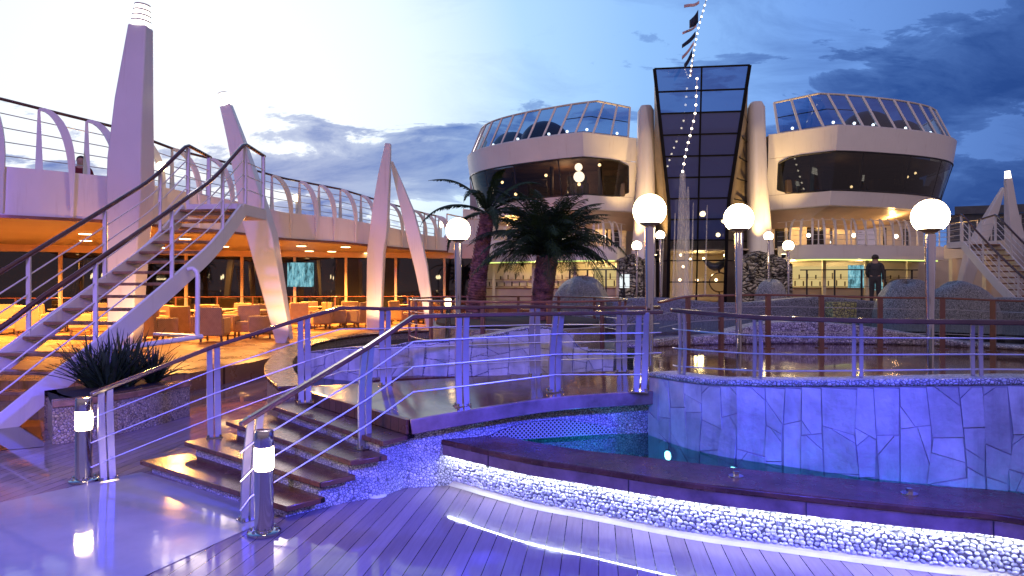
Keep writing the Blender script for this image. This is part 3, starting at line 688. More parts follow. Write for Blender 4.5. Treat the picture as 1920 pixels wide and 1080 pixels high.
tz_px = [(1225, 697), (1280, 705), (1330, 711), (1440, 713), (1620, 712), (1760, 710), (1920, 708)]
def topz(p):
    u = 960 + p.x / p.y * F
    if u >= 1920: v = 708
    else:
        v = tz_px[0][1]
        for (a, va), (b, vb) in zip(tz_px, tz_px[1:]):
            if a <= u <= b: v = lerp(va, vb, (u - a) / (b - a))
    return CZ - (v - 540) / F * p.y
stz = [topz(p) for p in scur]
for i in range(len(scur)):
    if 960 + scur[i].x / max(.1, scur[i].y) * F > 1920: stz[i] = stz[i - 1]
pw = thing('pool_wall', drop(scur[30], 0), 'tall curved pool wall of irregular flat stones lit deep blue', 'wall')
m = MB(); m.slab(offset(scur, .24), scur, .002, [z - .05 for z in stz]); m.build('wall', M['joint'], pw)
m = MB(); cpo, cpi = offset(scur, -.02), offset(scur, .26)
m.slab(cpi, cpo, [z - .048 for z in stz], stz); m.build('coping', M['mosaic'], pw, bevel=.015)
flag_panels(scur, [z - .055 for z in stz], .03, pw, M['stone'], seed=11, colw=.17, tall=.33, joint=.0045, thick=.010)
# underwater lights at the foot of the stone wall
for k, (u, lab) in enumerate(((1262, 'underwater pool light at the left end of the stone wall'), (1375, 'second underwater pool light from the left under the stone wall'), (1520, 'third underwater pool light from the left, below the tallest stones'), (1690, 'fourth underwater pool light along the stone wall'), (1862, 'rightmost underwater pool light at the edge of the picture'))):
    best = min(range(len(scur) - 1), key=lambda i: abs(960 + scur[i].x / scur[i].y * F - u)); tg = (scur[best + 1] - scur[best]); tg.z = 0; tg.normalize(); nr = Vector((tg.y, -tg.x, 0))
    c = drop(scur[best], .24) + nr * .03
    t = thing('underwater_light', c, lab, 'pool light', 'underwater lights along the stone wall')
    m = MB(); m.tube([c, c + nr * .02], .055, 14); m.build('housing', M['steel'], t)
    m = MB(); m.tube([c + nr * .02, c + nr * .026], .04, 14); m.build('lens', emis('underwater_glow', (.45, 1, .85), 6) if k == 0 else bpy.data.materials['underwater_glow'], t)
    light('underwater_lamp_or_fill', 'SPOT', c + nr * .10, 14, (.05, .55, 1.0), target=c + nr * 1.2 + Vector((0, 0, -.45)), spot_size=R(110), spot_blend=.6, shadow_soft_size=.03)

# railing above the stone wall
rp = [(1262, 581, 6.55), (1278, 583, 6.45), (1420, 595, None), (1608, 601, None), (1832, 604, None), (2000, 606, None)]
def wall_at(u):
    b = min(range(len(scur)), key=lambda i: abs(960 + scur[i].x / scur[i].y * F - u)); return scur[b], stz[b]
rail, basel, posts = [], [], []
for u, v, Y in rp:
    w, z = wall_at(min(u, 1990)); y = w.y + .12; c = PZ(u, y, 0); zt = CZ - (v - 540) / F * y
    rail.append(Vector((c.x, c.y, zt))); basel.append(Vector((c.x, c.y, z + .001)))
srail = smooth(rail, 40); sbase = smooth(basel, 40)
for i in range(1, 5): posts.append((basel[i], rail[i], rail[min(i + 1, 5)] - rail[i - 1]))
railing('parapet_railing', 'curved steel railing standing on top of the blue-lit stone wall', srail, sbase, posts, 'plate', M['railwood'], M['railmetal'], fr=(.12, .4, .7), foot=False, wid=.03, gap=.012, bow=.015)

# ------------------------------------------------------------------ upper deck behind the parapet, tub walls
UZ = .70
upoly = [Vector((p.x, p.y, 0)) for p in offset(scur, .2)] + [Vector((16, 3.7, 0)), Vector((34, 30, 0)), Vector((-.5, 30, 0)), Vector((-.5, 17.5, 0)), Vector((1.9, 17, 0)), Vector((2.4, 12.8, 0)), Vector((1.75, 9.8, 0)), Vector((1.5, 8.4, 0)), Vector((1.42, 7.75, 0)), Vector((1.38, 6.5, 0))]
trifan('upper_deck', upoly, UZ, M['upwood'])
m = MB(); ed = [Vector((-.5, 17.5, 0)), Vector((1.9, 17, 0)), Vector((2.4, 12.8, 0)), Vector((1.75, 9.8, 0)), Vector((1.5, 8.4, 0)), Vector((1.42, 7.75, 0)), Vector((1.38, 6.45, 0))]
ed = smooth(ed, 40); m.slab(ed, offset(ed, .12), .0, UZ - .004); struct(m.build('upper_deck_edge', M['mosaic']))

tub = thing('hot_tub', (5.5, 12, UZ), 'low rounded pool rim of purple-lit pebble mosaic on the upper deck', 'pool rim')
tpx = [(1190, 11.2, 645), (1260, 11.7, 633), (1340, 12.0, 628), (1440, 12.2, 606), (1530, 12.2, 604), (1620, 12.1, 612), (1700, 11.9, 624), (1800, 11.5, 640), (1910, 10.9, 648), (2050, 10, 650)]
tc_ = smooth([PZ(u, y, CZ - (v - 540) / F * y) for u, y, v in tpx], 60)
m = MB(); m.slab(offset(tc_, .5), tc_, UZ, [p.z for p in tc_]); m.build('rim', M['mosaic_pool'], tub, bevel=.08)
m = MB(); bk = [PZ(u, y, 0) for u, y in ((2050, 16), (1600, 17), (1190, 16))]
trifan('tub_water', [Vector((p.x, p.y, 0)) for p in offset(tc_, .3)] + bk, .93, M['tubwater'])
gw = smooth([PZ(1150, 16.4, 0), PZ(1300, 16.9, 0), PZ(1500, 17.2, 0), PZ(1700, 17, 0), PZ(1900, 16.4, 0), PZ(2100, 15, 0)], 50)
wk = thing('tiled_wall', gw[25] * 1, 'long grey mosaic pool wall behind the red-railed upper deck', 'wall')
gz = [1.40 + .07 * math.sin(i * .35) for i in range(50)]
m = MB(); m.slab(offset(gw, .5), gw, UZ, gz); m.build('wall', M['mosaic_grey'], wk, bevel=.06)
m = MB(); yb = smooth([PZ(1562, 16.55, 0), PZ(1585, 16.6, 0), PZ(1606, 16.55, 0)], 6); m.slab(offset(yb, .3), yb, UZ, 1.36); m.build('lit_panel', mosaic('yellow_mosaic', [(.45, .42, .12), (.7, .66, .25), (.55, .5, .2)], 12), wk)
# back floor near the bar
m = MB(); m.prism([PZ(1100, 17.3, 0), PZ(1500, 17.5, 0), PZ(1950, 17, 0), Vector((34, 30, 0)), Vector((34, 45, 0)), Vector((-8, 45, 0)), Vector((-2.5, 24, 0)), Vector((.6, 18.6, 0))], UZ + .004, 1.10); struct(m.build('back_floor', M['upwood']))
def mound(name, u, Y, w, d, zb, zt, label, mat=None, sd=1, cat='rock'):
    rn = random.Random(sd); c = PZ(u, Y, zb); m = MB(); vs = []; N_, K = 22, 8; ph = [rn.uniform(0, 6) for _ in range(4)]
    for j in range(K + 1):
        t = j / K * PI / 2
        for k in range(N_):
            a = 2 * PI * k / N_; r_ = math.cos(t) ** .7 * (1 + .10 * math.sin(3 * a + ph[0]) + .06 * math.sin(5 * a + ph[1])) + 1e-3
            vs.append(c + Vector((w * r_ * math.cos(a), d * r_ * math.sin(a), (zt - zb) * math.sin(t) * (1 + .05 * math.sin(2 * a + ph[2])))))
    fs = [(j * N_ + k, j * N_ + (k + 1) % N_, (j + 1) * N_ + (k + 1) % N_, (j + 1) * N_ + k) for j in range(K) for k in range(N_)]
    m.add(vs, fs); o = m.build(name, mat or M['mosaic_grey'], base=c, sharp=80); tag(o, label, cat); return o
mound('mosaic_mound', 1092, 17.6, .78, .7, UZ, 1.96, 'grey mosaic mound beside the bushy palm', sd=2)
mound('mosaic_mound', 1700, 15.8, .75, .6, UZ, 1.86, 'grey mosaic mound behind the rightmost globe lamp, the left one of a pair', sd=3)
mound('mosaic_mound', 1795, 15.6, .85, .6, UZ, 1.82, 'grey mosaic mound right of the rightmost globe lamp, the wider of a pair', sd=5)
mound('mosaic_mound', 1446, 20.0, .45, .4, 1.1, 1.93, 'small grey mosaic mound in front of the dark layered rock', sd=6)

# far railing of the upper deck (varnished red)
fr_px = [(1236, 567), (1290, 556), (1352, 554), (1440, 553), (1540, 555), (1650, 558), (1767, 559), (1862, 563), (1990, 566)]
rail = [];
for i, (u, v) in enumerate(fr_px):
    Y = [9.6, 10.4, 11.0, 11.3, 11.4, 11.3, 11.1, 10.7, 9.9][i]; rail.append(P(u, v, Y))
sr = smooth(rail, 60); sb = [drop(p, UZ) for p in sr]
posts = [(drop(rail[i], UZ), rail[i], rail[i + 1] - rail[i - 1]) for i in range(1, 8)]
railing('deck_railing', 'varnished red-brown railing curving across the far side of the upper deck', sr, sb, posts, 'bar', M['railred'], M['bronze'], fr=(.3, .55, .78), rr=.022, w=.075, d=.05)

# ------------------------------------------------------------------ pond left of centre with its low stone wall
rimc = smooth([Vector((-2.55, 7.55, 0)), Vector((-3.15, 8.8, 0)), Vector((-3.75, 10.7, 0)), Vector((-4.2, 13.4, 0)), Vector((-3.8, 16, 0)), Vector((-2.4, 17.8, 0)), Vector((-.4, 18.2, 0))], 60)
rim = thing('round_pool', rimc[12] * 1, 'dark rounded rim wall round the green pond left of the footbridge', 'pool rim')
m = MB(); m.slab(rimc, offset(rimc, -.30), .302, .56); m.build('wall', M['mosaic_warm'], rim)
m = MB(); m.slab(rimc, offset(rimc, -.30), .002, .298); m.build('plinth', M['mosaic_warm'], rim)
m = MB(); m.slab(offset(rimc, .04), offset(rimc, -.34), .562, .61); m.build('coping', M['benchwood'], rim, bevel=.012)
ppoly = [drop(p, 0) for p in offset(rimc, -.2)] + [Vector((2.0, 17.2, 0)), Vector((2.35, 12.8, 0)), Vector((1.7, 9.8, 0)), Vector((1.45, 8.4, 0)), Vector((1.35, 7.7, 0))] + [drop(p, 0) for p in reversed(offset(far_e, -.1))]
trifan('pond_water', ppoly, .42, M['pondwater'])
mpx = [(560, 662, 10.0), (640, 652, 9.5), (730, 648, 9.1), (773, 640, 8.95), (830, 637, 8.85), (887, 632, 8.85), (923, 627, 8.9), (973, 616, 9.0), (1010, 612, 9.1), (1040, 614, 9.2), (1063, 624, 9.35), (1090, 653, 9.5), (1112, 656, 9.6), (1150, 657, 9.7)]
mc = smooth([P(u, v, Y) for u, v, Y in mpx], 70); mz = [p.z for p in mc]
mw = thing('pond_wall', drop(mc[35], .3), 'low wavy blue-lit wall of flat stones seen behind the footbridge', 'wall')
m = MB(); m.slab(offset(mc, .22), mc, .30, [z - .02 for z in mz]); m.build('wall', M['mosaic_grey'], mw)
m = MB(); m.slab(offset(mc, .24), offset(mc, -.02), [z - .02 for z in mz], mz); m.build('coping', M['mosaic'], mw, bevel=.02)
flag_panels(mc, [z - .03 for z in mz], .32, mw, M['stone'], colw=.25, tall=.24, seed=5, joint=.007)
bw = smooth([G(700, 712, .56), G(800, 706, .57), G(900, 703, .58), G(1000, 702, .58), G(1075, 704, .58)], 20)
o = MB(); o.slab(offset(bw, .22), bw, .50, .56); ob = o.build('pond_bench', M['benchwood'], bevel=.01, base=drop(bw[10], .5)); tag(ob, 'narrow curved wood ledge over the pond in front of the low blue wall', 'bench')
m = MB(); m.slab(offset(bw, .17), offset(bw, .05), .40, .498); m.build('support', M['mosaic_grey'], ob)

# palm island
IC = Vector((.10, 12.8, 0))
def ell(rx, ry, n=64, c=IC): return [c + Vector((rx * math.cos(2 * PI * k / n), ry * math.sin(2 * PI * k / n), 0)) for k in range(n)]
isl = thing('palm_planter', IC, 'oval mosaic planter of dark earth holding the two palms', 'planter')
m = MB(); m.prism(ell(2.0, 3.15), .3, .62); m.build('base_ring', M['mosaic_grey'], isl)
m = MB(); m.prism(ell(1.6, 2.65), .624, 1.06); m.build('wall', M['mosaic_warm'], isl)
m = MB(); m.prism(ell(1.5, 2.5), 1.064, 1.11); m.build('soil', M['soil'], isl)
er = ell(1.98, 3.1, 65); er = er + [er[0]]
rail = [drop(p, 1.50) for p in er]; basel = [drop(p, .625) for p in er]
posts = [(basel[i], rail[i], rail[(i + 1) % 64] - rail[i - 1]) for i in range(1, 64, 5)]
railing('island_railing', 'oval dark-wood railing looping round the palm planter', rail, basel, posts, 'bar', M['railred'], M['bronze'], fr=(.3, .55, .78), rr=.022, w=.06, d=.04)

# ================================================================== LAMPS
def globe_lamp(base, zc, r, label, group='globe lamps of the pool deck', pr=.048):
    t = thing('globe_lamp', base, label, 'lamp', group); h = zc - base.z
    m = MB(); m.lathe([(.10, 0), (.10, .02), (.055, .03)], base, 18); m.build('base_flange', M['steel'], t)
    m = MB(); m.tube([base + Vector((0, 0, .02)), base + Vector((0, 0, h * .42)), base + Vector((0, 0, h - r * 1.05))], [pr * .68, pr * .80, pr * 1.12], 18); m.build('pole', M['steel'], t)
    m = MB(); m.lathe([(pr * .8, 0), (pr * .9, r * .12), (r * .62, r * .34), (r * .70, r * .40), (r * .66, r * .42)], base + Vector((0, 0, h - r * 1.10)), 20); m.build('globe_cup', M['lampcap'], t)
    m = MB(); m.sphere(base + Vector((0, 0, h)), r, 24, 16, zmin=-.74); m.build('globe', M['globe'], t, sharp=60)
    return t
globe_lamp(PZ(1218, 6.62, .75), CZ + 145 / F * 6.62, .160, 'globe lamp at the near right end of the footbridge')
globe_lamp(PZ(1385, 8.3, UZ), CZ + 131 / F * 8.3, .175, 'globe lamp on the upper deck standing right of the glass tower')
globe_lamp(PZ(1744, 7.0, UZ), CZ + 134 / F * 7.0, .176, 'rightmost large globe lamp, on the upper deck')
globe_lamp(PZ(859, 9.3, .62), CZ + 108 / F * 9.3, .168, 'globe lamp beside the leaning palm trunk')
for u, v, Y, zb, lab in ((1478, 461, 20, 1.1, 'small far globe lamp, rightmost of the four in front of the rock walls'), (1441, 443, 24, 1.1, 'small far globe lamp against the warm right pillar'),
                         (1238, 441, 24, 1.1, 'small far globe lamp just right of the tall near pole'), (1194, 461, 22, 1.1, 'small far globe lamp against the glowing left pillar')):
    globe_lamp(PZ(u, Y, zb), CZ + (540 - v) / F * Y, .155, lab, 'small globe lamps before the tower', pr=.04)
def bollard(base, h, r, label):
    t = thing('bollard_light', base, label, 'bollard light', 'bollard lights at the foot of the steps')
    m = MB(); m.lathe([(r * 1.75, 0), (r * 1.75, .018), (r * 1.6, .026), (r * 1.1, .03)], base, 28)
    for k in range(6): a = k * PI / 3; m.lathe([(.010, .026), (.010, .04), (.004, .043)], base + Vector((r * 1.42 * math.cos(a), r * 1.42 * math.sin(a), 0)), 8)
    m.build('base_flange', M['steel'], t)
    m = MB(); m.lathe([(r, .028), (r, h * .615), (r * .92, h * .62)], base, 28); m.build('body', M['steel'], t)
    m = MB(); m.lathe([(r * .97, h * .622), (r * 1.02, h * .66), (r * 1.02, h * .80), (r * .97, h * .835)], base, 28); m.build('diffuser', M['bollardglow'], t)
    m = MB(); m.lathe([(r * .95, h * .838), (r * 1.0, h * .85), (r * 1.0, h * .975), (r * .93, h), (r * .4, h * 1.002)], base, 28); m.build('cap', M['steel'], t)
bollard(G(495, 1000, .004), .715, .064, 'chrome bollard light with glowing band at the near corner of the steps, the right one')
bollard(G(157, 902, .004), .735, .066, 'chrome bollard light with glowing band beside the start of the far railing, the left one')
c = G(706, 929, .004); m = MB(); m.lathe([(.085, 0), (.085, .008), (.06, .014)], c, 28); o = m.build('floor_light', pbr('floor_disc', (.75, .78, .8), .2), base=c); tag(o, 'round white disc cover set in the deck right of the steps', 'floor light')
c = G(697, 608, .302); t = thing('floor_spot', c, 'small bright floor spot at the foot of the slender white mast', 'floor light'); m = MB(); m.lathe([(.07, 0), (.07, .06), (.05, .07)], c, 12); m.build('housing', M['steel'], t); m = MB(); m.lathe([(.045, .071), (.045, .085)], c, 12); m.build('lens', M['uplight'], t)
c = PZ(840, 10.6, .62); t = thing('bollard_light', c, 'small warm post light behind the left globe lamp', 'bollard light'); m = MB(); m.lathe([(.04, 0), (.04, .78), (.05, .8)], c, 12); m.build('body', M['steel'], t); m = MB(); m.lathe([(.045, .80), (.05, .9), (.04, .92)], c, 12); m.build('diffuser', M['bulbwarm'], t)

# ================================================================== SWEEPING STAIRS
def staircase(label, Rc, latf, n, zfoot, hand=1.05, posts_t=(.18, .45, .7, .93), lposts=(.1, .42, .7, .95), th=.27, group=None, railtop=None, guard=False):
    """Rc: upper edge of the right stringer from foot to top; latf(t): sideways vector to the other stringer"""
    A = arclen(Rc); L = A[-1]
    Rp = lambda t: along_curve(Rc, A, t * L)[0]
    Lp_ = lambda t: Rp(t) + latf(t)
    t0 = thing('staircase', Rp(.5), label, 'staircase', group); K = 28
    for nm, fn_ in (('R', Rp), ('L', Lp_)):
        top = [fn_(i / K) for i in range(K + 1)]; vs = []; m = MB(); cs_ = [p + Vector((0, 0, -th / 2)) for p in top]
        m.sweep(cs_, .05, th); m.build('stringer', M['white'], t0, bevel=.006)
    for i in range(n):
        t = (i + .6) / n; a, b = Rp(t), Lp_(t); run = (Rp(min(1, t + .03)) - Rp(max(0, t - .03))); run.z = 0; run.normalize()
        a = a + (b - a) * .03; b = b + (a - b) * .03; zt = a.z - .04
        q = [a - run * .12, b - run * .12, b + run * .15, a + run * .15]
        if (q[1] - q[0]).cross(q[2] - q[1]).z < 0: q.reverse()
        m = MB(); m.prism(q, zt - .045, zt); m.build('tread', M['stairwood'], t0, bevel=.008)
    for fn_, pt in ((Rp, posts_t), (Lp_, lposts)):
        hr = [fn_(i / K) + Vector((0, 0, hand)) for i in range(K + 1)]
        ex = Vector(hr[-1] - hr[-2]); ex.z = 0; ex.normalize()
        hr2 = hr + [hr[-1] + ex * .12 + Vector((0, 0, .05)), hr[-1] + ex * .9 + Vector((0, 0, -.02))]
        m = MB(); m.tube(hr2, .034, 10); m.build('handrail', M['railwood'], t0)
        for f in (.26, .5, .74):
            m = MB(); m.tube([p - Vector((0, 0, hand * (1 - f))) for p in hr] + [hr2[-1] - Vector((0, 0, hand * (1 - f)))], .011, 6); m.build('rod', M['white'], t0)
        for t in pt:
            b = fn_(t); m = MB(); m.bar(b - Vector((0, 0, .05)), b + Vector((0, 0, hand)), .055, .03, up=(0, 1, 0)); m.build('post', M['white'], t0)
        for k in (.1, .85):
            b = hr[-1] + ex * k; m = MB(); m.bar(b - Vector((0, 0, hand)), b, .06, .05, up=(0, 1, 0)); m.build('post', M['white'], t0)
    a, b = Rp(1), Lp_(1); run = (Rp(1) - Rp(.95)); run.z = 0; run.normalize()
    q = [a + run * .02, a + run * 1.0, b + run * 1.0, b + run * .02]
    if (q[1] - q[0]).cross(q[2] - q[1]).z < 0: q.reverse()
    m = MB(); m.prism(q, a.z - .22, a.z); m.build('landing', M['white'], t0, bevel=.01)
    return t0
def unp(u, v, Y): return P(u, v, Y)
Rst = [Vector((-6.45, 7.95, -.10)), unp(0, 780, 8.24), unp(77, 718, 8.52), unp(167, 650, 8.96), unp(300, 540, 10.2), unp(350, 497, 10.8), unp(402, 449, 11.6), unp(455, 381, 12.6)]
Rst = smooth(Rst, 60)
st1 = staircase('large white staircase with wooden treads sweeping up from the lower left', Rst, lambda t: Vector((-1.12, .12 + .0 * t, 0)), 17, 0, hand=1.06, posts_t=(.30, .575, .85), lposts=(.12, .33, .58, .84))
# bent guard bar under the stair
gA = P(352, 505, 10.75); gB = P(371, 520, 10.75); gC = P(370, 632, 10.75)
m = MB(); m.tube([gA, P(362, 503, 10.75), P(369, 509, 10.75), gB, gC], .036, 10); m.build('guard_bar', M['white'], st1)
m = MB(); m.tube([P(190, 658, 9.2), P(378, 631, 10.75)], .04, 10); m.build('guard_bar', M['white'], st1)
m = MB(); m.tube([P(290, 626, 11.9), P(372, 630, 10.75)], .03, 10); m.build('guard_bar', M['white'], st1)
# right-hand stairs, far
Rs2 = smooth([Vector((16.7, 19.6, .42)), Vector((16.5, 20.6, 1.25)), Vector((16.4, 21.7, 2.15)), P(1870, 452, 23.2)], 30)
st2 = staircase('far white staircase with wooden treads at the right edge of the picture', Rs2, lambda t: Vector((-1.2, -.05, 0)), 15, .4, hand=.85, posts_t=(.2, .5, .8), lposts=(.1, .3, .5, .7, .9))

# ================================================================== PROMENADE ON THE LEFT
pu = [-260, -120, 0, 100, 215, 330, 430, 530, 640, 720, 800, 838]
pY = [14.2, 14.1, 14.4, 14.9, 15.7, 17.2, 19.0, 21.0, 22.8, 24.6, 27.4, 28.6]
pvb = [392, 396, 402, 407, 413, 424, 433, 446, 453, 461, 468, 470]
pvt = [295, 302, 311, 320, 332, 356, 374, 398, 409, 424, 441, 446]
pvr = [135, 160, 185, 210, 238, 281, 306, 334, 355, 379, 401, 409]
def table(ys):
    def f(u):
        if u <= pu[0]: return ys[0]
        for i in range(len(pu) - 1):
            if u <= pu[i + 1]: return lerp(ys[i], ys[i + 1], (u - pu[i]) / (pu[i + 1] - pu[i]))
        return ys[-1]
    return f
fY, fb, ft_, frl = table(pY), table(pvb), table(pvt), table(pvr)
NU = 80
def table2(u):
    k = [(-330, 23.2), (0, 24.7), (130, 25.4), (300, 27.2), (450, 28.7), (600, 29.3), (700, 29.9), (912, 30.5)]
    for (a, y0), (b, y1) in zip(k, k[1:]):
        if u <= b: return lerp(y0, y1, (u - a) / (b - a))
    return 30.3
us = [pu[0] + (pu[-1] - pu[0]) * i / (NU - 1) for i in range(NU)]
fac_b = smooth([P(u, fb(u), fY(u)) for u in us], NU); fac_t = smooth([PZ(u, fY(u), CZ - (ft_(u) - 540) / F * fY(u)) for u in us], NU)
prom = thing('promenade_deck', fac_b[40] * 1, 'white curved upper promenade deck roofing the lit terrace on the left', 'promenade deck')
m = MB(); back = offset(fac_b, .12)
zb_ = [p.z for p in fac_b]; zt_ = [p.z for p in fac_t]
m.slab(fac_b, back, zb_, zt_); m.build('fascia', M['white'], prom)
m = MB(); m.slab(offset(fac_b, -.03), offset(fac_b, .15), [z - .07 for z in zb_], [z - .002 for z in zb_]); m.build('lower_trim', M['bronze'], prom)
inn = [drop(PZ(a, b, 0), 0) for a, b in [(u, table2(u)) for u in us]]
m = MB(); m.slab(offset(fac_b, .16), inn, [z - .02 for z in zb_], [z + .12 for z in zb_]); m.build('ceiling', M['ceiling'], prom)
m = MB(); m.slab(offset(fac_b, .13), inn, [z + .13 for z in zb_], [z + .22 for z in zb_]); m.build('walkway', M['terrwood'], prom)
# railing with ribs
rcur = []
for p, u in zip(fac_t, us):
    pass
rlin = offset(fac_t, .42); rail = []
for i, p in enumerate(rlin):
    u = 960 + p.x / p.y * F; rail.append(drop(p, CZ + (540 - frl(u)) / F * p.y))
bse = [drop(p, fac_t[i].z - .02) for i, p in enumerate(rlin)]
prr = thing('promenade_railing', bse[40] * 1, 'dark-topped railing with pale curved ribs along the upper promenade', 'railing')
m = MB(); m.tube(rail, .035, 10); m.build('handrail', M['railwood'], prr)
for f in (.2, .4, .6, .8):
    m = MB(); m.tube([b.lerp(a, f) for a, b in zip(rail, bse)], .012, 6); m.build('rod', M['rod'], prr)
ul = [960 + p.x / p.y * F for p in rlin]
for u in (-150, -40, 62, 155, 238, 318, 390, 455, 511, 559, 603, 642, 675, 703, 730, 754, 776, 796, 813, 827):
    j = min(range(NU), key=lambda i: abs(ul[i] - u)); b, tp_ = bse[j], rail[j]; tg = (rlin[min(j + 1, NU - 1)] - rlin[max(j - 1, 0)]); tg.z = 0; tg.normalize(); nr = Vector((tg.y, -tg.x, 0))
    m = MB(); m.sweep([b, tp_], [.15, .05], .035, up=nr); m.build('post', M['white'], prr)
    sh = lerp(.62, .22, min(1, max(0, (u - 60) / 640))); ft = drop(fac_t[j], fac_t[j].z) + nr * .05 + tg * sh; fb_ = drop(fac_b[j], fac_b[j].z + .02) + nr * .03 + tg * sh; H = tp_.z - ft.z; pts = []; ws = []
    for k in range(10):
        t = k / 9; a = t * PI / 2; pts.append(tp_ + (ft - drop(tp_, ft.z)) * math.sin(a) * 1.0 + Vector((0, 0, -H * (1 - math.cos(a)) - .02))); ws.append(.05 + .12 * math.sin(PI * min(1, t * .8)))
    pts += [ft + nr * .02 + Vector((0, 0, -.18)), fb_]; ws += [.10, .05]
    m = MB(); m.sweep(pts, ws, .05, up=nr); m.build('rib', M['white'], prr)
# masts standing before the promenade
def mast(name, label, pts, ws, dep, head=None, rings=True):
    """pts: (u, v, Y) centre line from top to foot; ws widths in photo pixels"""
    c = [P(u, v, Y) for u, v, Y in pts]; w = [a / F * p[2] for a, p in zip(ws, pts)]
    t = thing(name, c[-1], label, 'mast', 'white leaning masts along the promenade'); m = MB()
    m.sweep(c, w, [x * dep for x in w], up=(0, 1, 0)); m.build('shaft', M['white'], t, bevel=.03)
    if head:
        top = c[0]; r = w[0] * .5; h = head / F * pts[0][2]; dirv = (c[0] - c[1]).normalized()
        k = 4
        for i in range(k):
            m = MB(); a = top + dirv * (h * (i + .12) / k); b = top + dirv * (h * (i + .78) / k); m.tube([a, b], [r * (1.0 - .06 * i), r * (.97 - .06 * i)], 14); m.build('lamp_ring', M['masthead'], t)
            m = MB(); m.tube([b, b + dirv * (h * .30 / k)], r * (.99 - .06 * i), 14); m.build('collar', M['cream'], t)
    return t
def footz(u, Y): return 540 + (CZ - .302) * F / Y
mast('mast', 'tallest white mast with a ribbed glowing head, behind the big staircase', [(264, 50, 15.2), (252, 190, 15.2), (246, 300, 15.2), (246, 345, 15.2), (243, 430, 15.4), (238, 540, 15.6), (235, footz(235, 15.7), 15.7)], [34, 52, 62, 64, 58, 52, 46], .8, 40)
mast('mast', 'leaning white mast with a glowing head right of the staircase top', [(424, 198, 17.2), (443, 260, 17.2), (462, 330, 17.2), (479, 400, 17.2), (493, 445, 17.3), (534, 640, 17.5), (540, footz(540, 17.5), 17.5)], [20, 28, 37, 46, 47, 28, 26], .8, 24)
mast('mast', 'slender upright white mast rising above the middle of the promenade', [(728, 269, 22.6), (721, 330, 22.6), (715, 390, 22.6), (711, 440, 22.6), (706, 470, 22.7), (702, 600, 22.8), (701, footz(701, 22.8), 22.8)], [11, 22, 29, 32, 31, 27, 24], .8)
mast('mast', 'white strut leaning against the slender upright mast', [(734, 303, 23.8), (748, 345, 23.8), (766, 400, 23.8), (778, 450, 23.8), (790, 500, 23.9), (803, 578, 24), (808, footz(808, 24), 24)], [6, 14, 23, 26, 24, 18, 17], .8)
mast('mast', 'white mast with a bright lamp at the right edge, above the far staircase', [(1890, 334, 25.5), (1895, 390, 25.5), (1903, 450, 25.5), (1912, 560, 25.5), (1912, 610, 25.5)], [11, 17, 26, 28, 26], .8, 14)
mast('mast', 'white strut leaning towards the right-hand mast', [(1881, 352, 26), (1862, 395, 26), (1840, 440, 26), (1822, 485, 26), (1800, 560, 26)], [6, 16, 22, 24, 18], .8)

for u, v, Y in ((236, 0, 15.0), (540, 0, 16.8), (702, 0, 22.0), (806, 0, 23.2)):  # warm uplights added at all mast feet, assumed from the one floor spot
    light('assumed_mast_uplight', 'SPOT', PZ(u + 6, Y - .5, .40), 170, (1, .52, .20), target=PZ(u, Y + .7, 1.9), spot_size=R(80), spot_blend=.6, shadow_soft_size=.06)
# terrace: window wall, ceiling lights, chairs and tables
wc = [PZ(u, Y, 0) for u, Y in ((-330, 22.5), (0, 24), (130, 24.7), (300, 26.5), (450, 28), (600, 28.6), (700, 29.2), (912, 29.8))]
wc = smooth(wc, 90)
ww = thing('window_wall', drop(wc[45], .3), 'dark glazed wall with bronze posts behind the terrace chairs', 'window wall')
m = MB(); m.slab(wc, offset(wc, .03), .306, 2.98); m.build('glazing', M['sidewindow'], ww)
m = MB(); m.slab(offset(wc, -.03), offset(wc, .3), 2.99, 3.6); m.build('header', M['soffit'], ww)
m = MB(); m.slab(offset(wc, .9), offset(wc, .95), .306, 2.98); m.build('backing', M['darkmetal'], ww)
for i in range(2, 90, 8):
    m = MB(); m.bar(drop(wc[i], .306) , drop(wc[i], 2.985), .10, .14, up=(0, 1, 0)); m.build('frame_post', M['soffit'], ww)
lr = offset(wc, -.9)
railing('terrace_railing', 'low thin rail in front of the dark terrace windows', [drop(p, 1.35) for p in lr], [drop(p, .302) for p in lr], [(drop(lr[i], .302), drop(lr[i], 1.35), lr[i + 1] - lr[i - 1]) for i in range(4, 88, 6)], 'bar', M['railred'], M['bronze'], fr=(.5,), rr=.02)
i0 = min(range(90), key=lambda i: abs(960 + wc[i].x / wc[i].y * F - 541)); i1 = min(range(90), key=lambda i: abs(960 + wc[i].x / wc[i].y * F - 592))
scr = MB(); sc_in = offset(wc, -.25); scr.slab(sc_in[i0:i1 + 1], [p for p in offset(wc, -.21)[i0:i1 + 1]], 1.75, 2.75); o = scr.build('lit_screen', M['screen'], base=drop(wc[i0], 1.7)); tag(o, 'glowing turquoise screen at the terrace windows', 'screen')
cnt = [(160, 437), (161, 450), (347, 448), (420, 461), (565, 461), (580, 470), (622, 471), (648, 462), (60, 440), (300, 462), (490, 455), (690, 474), (770, 479)]
cn = sorted(cnt)
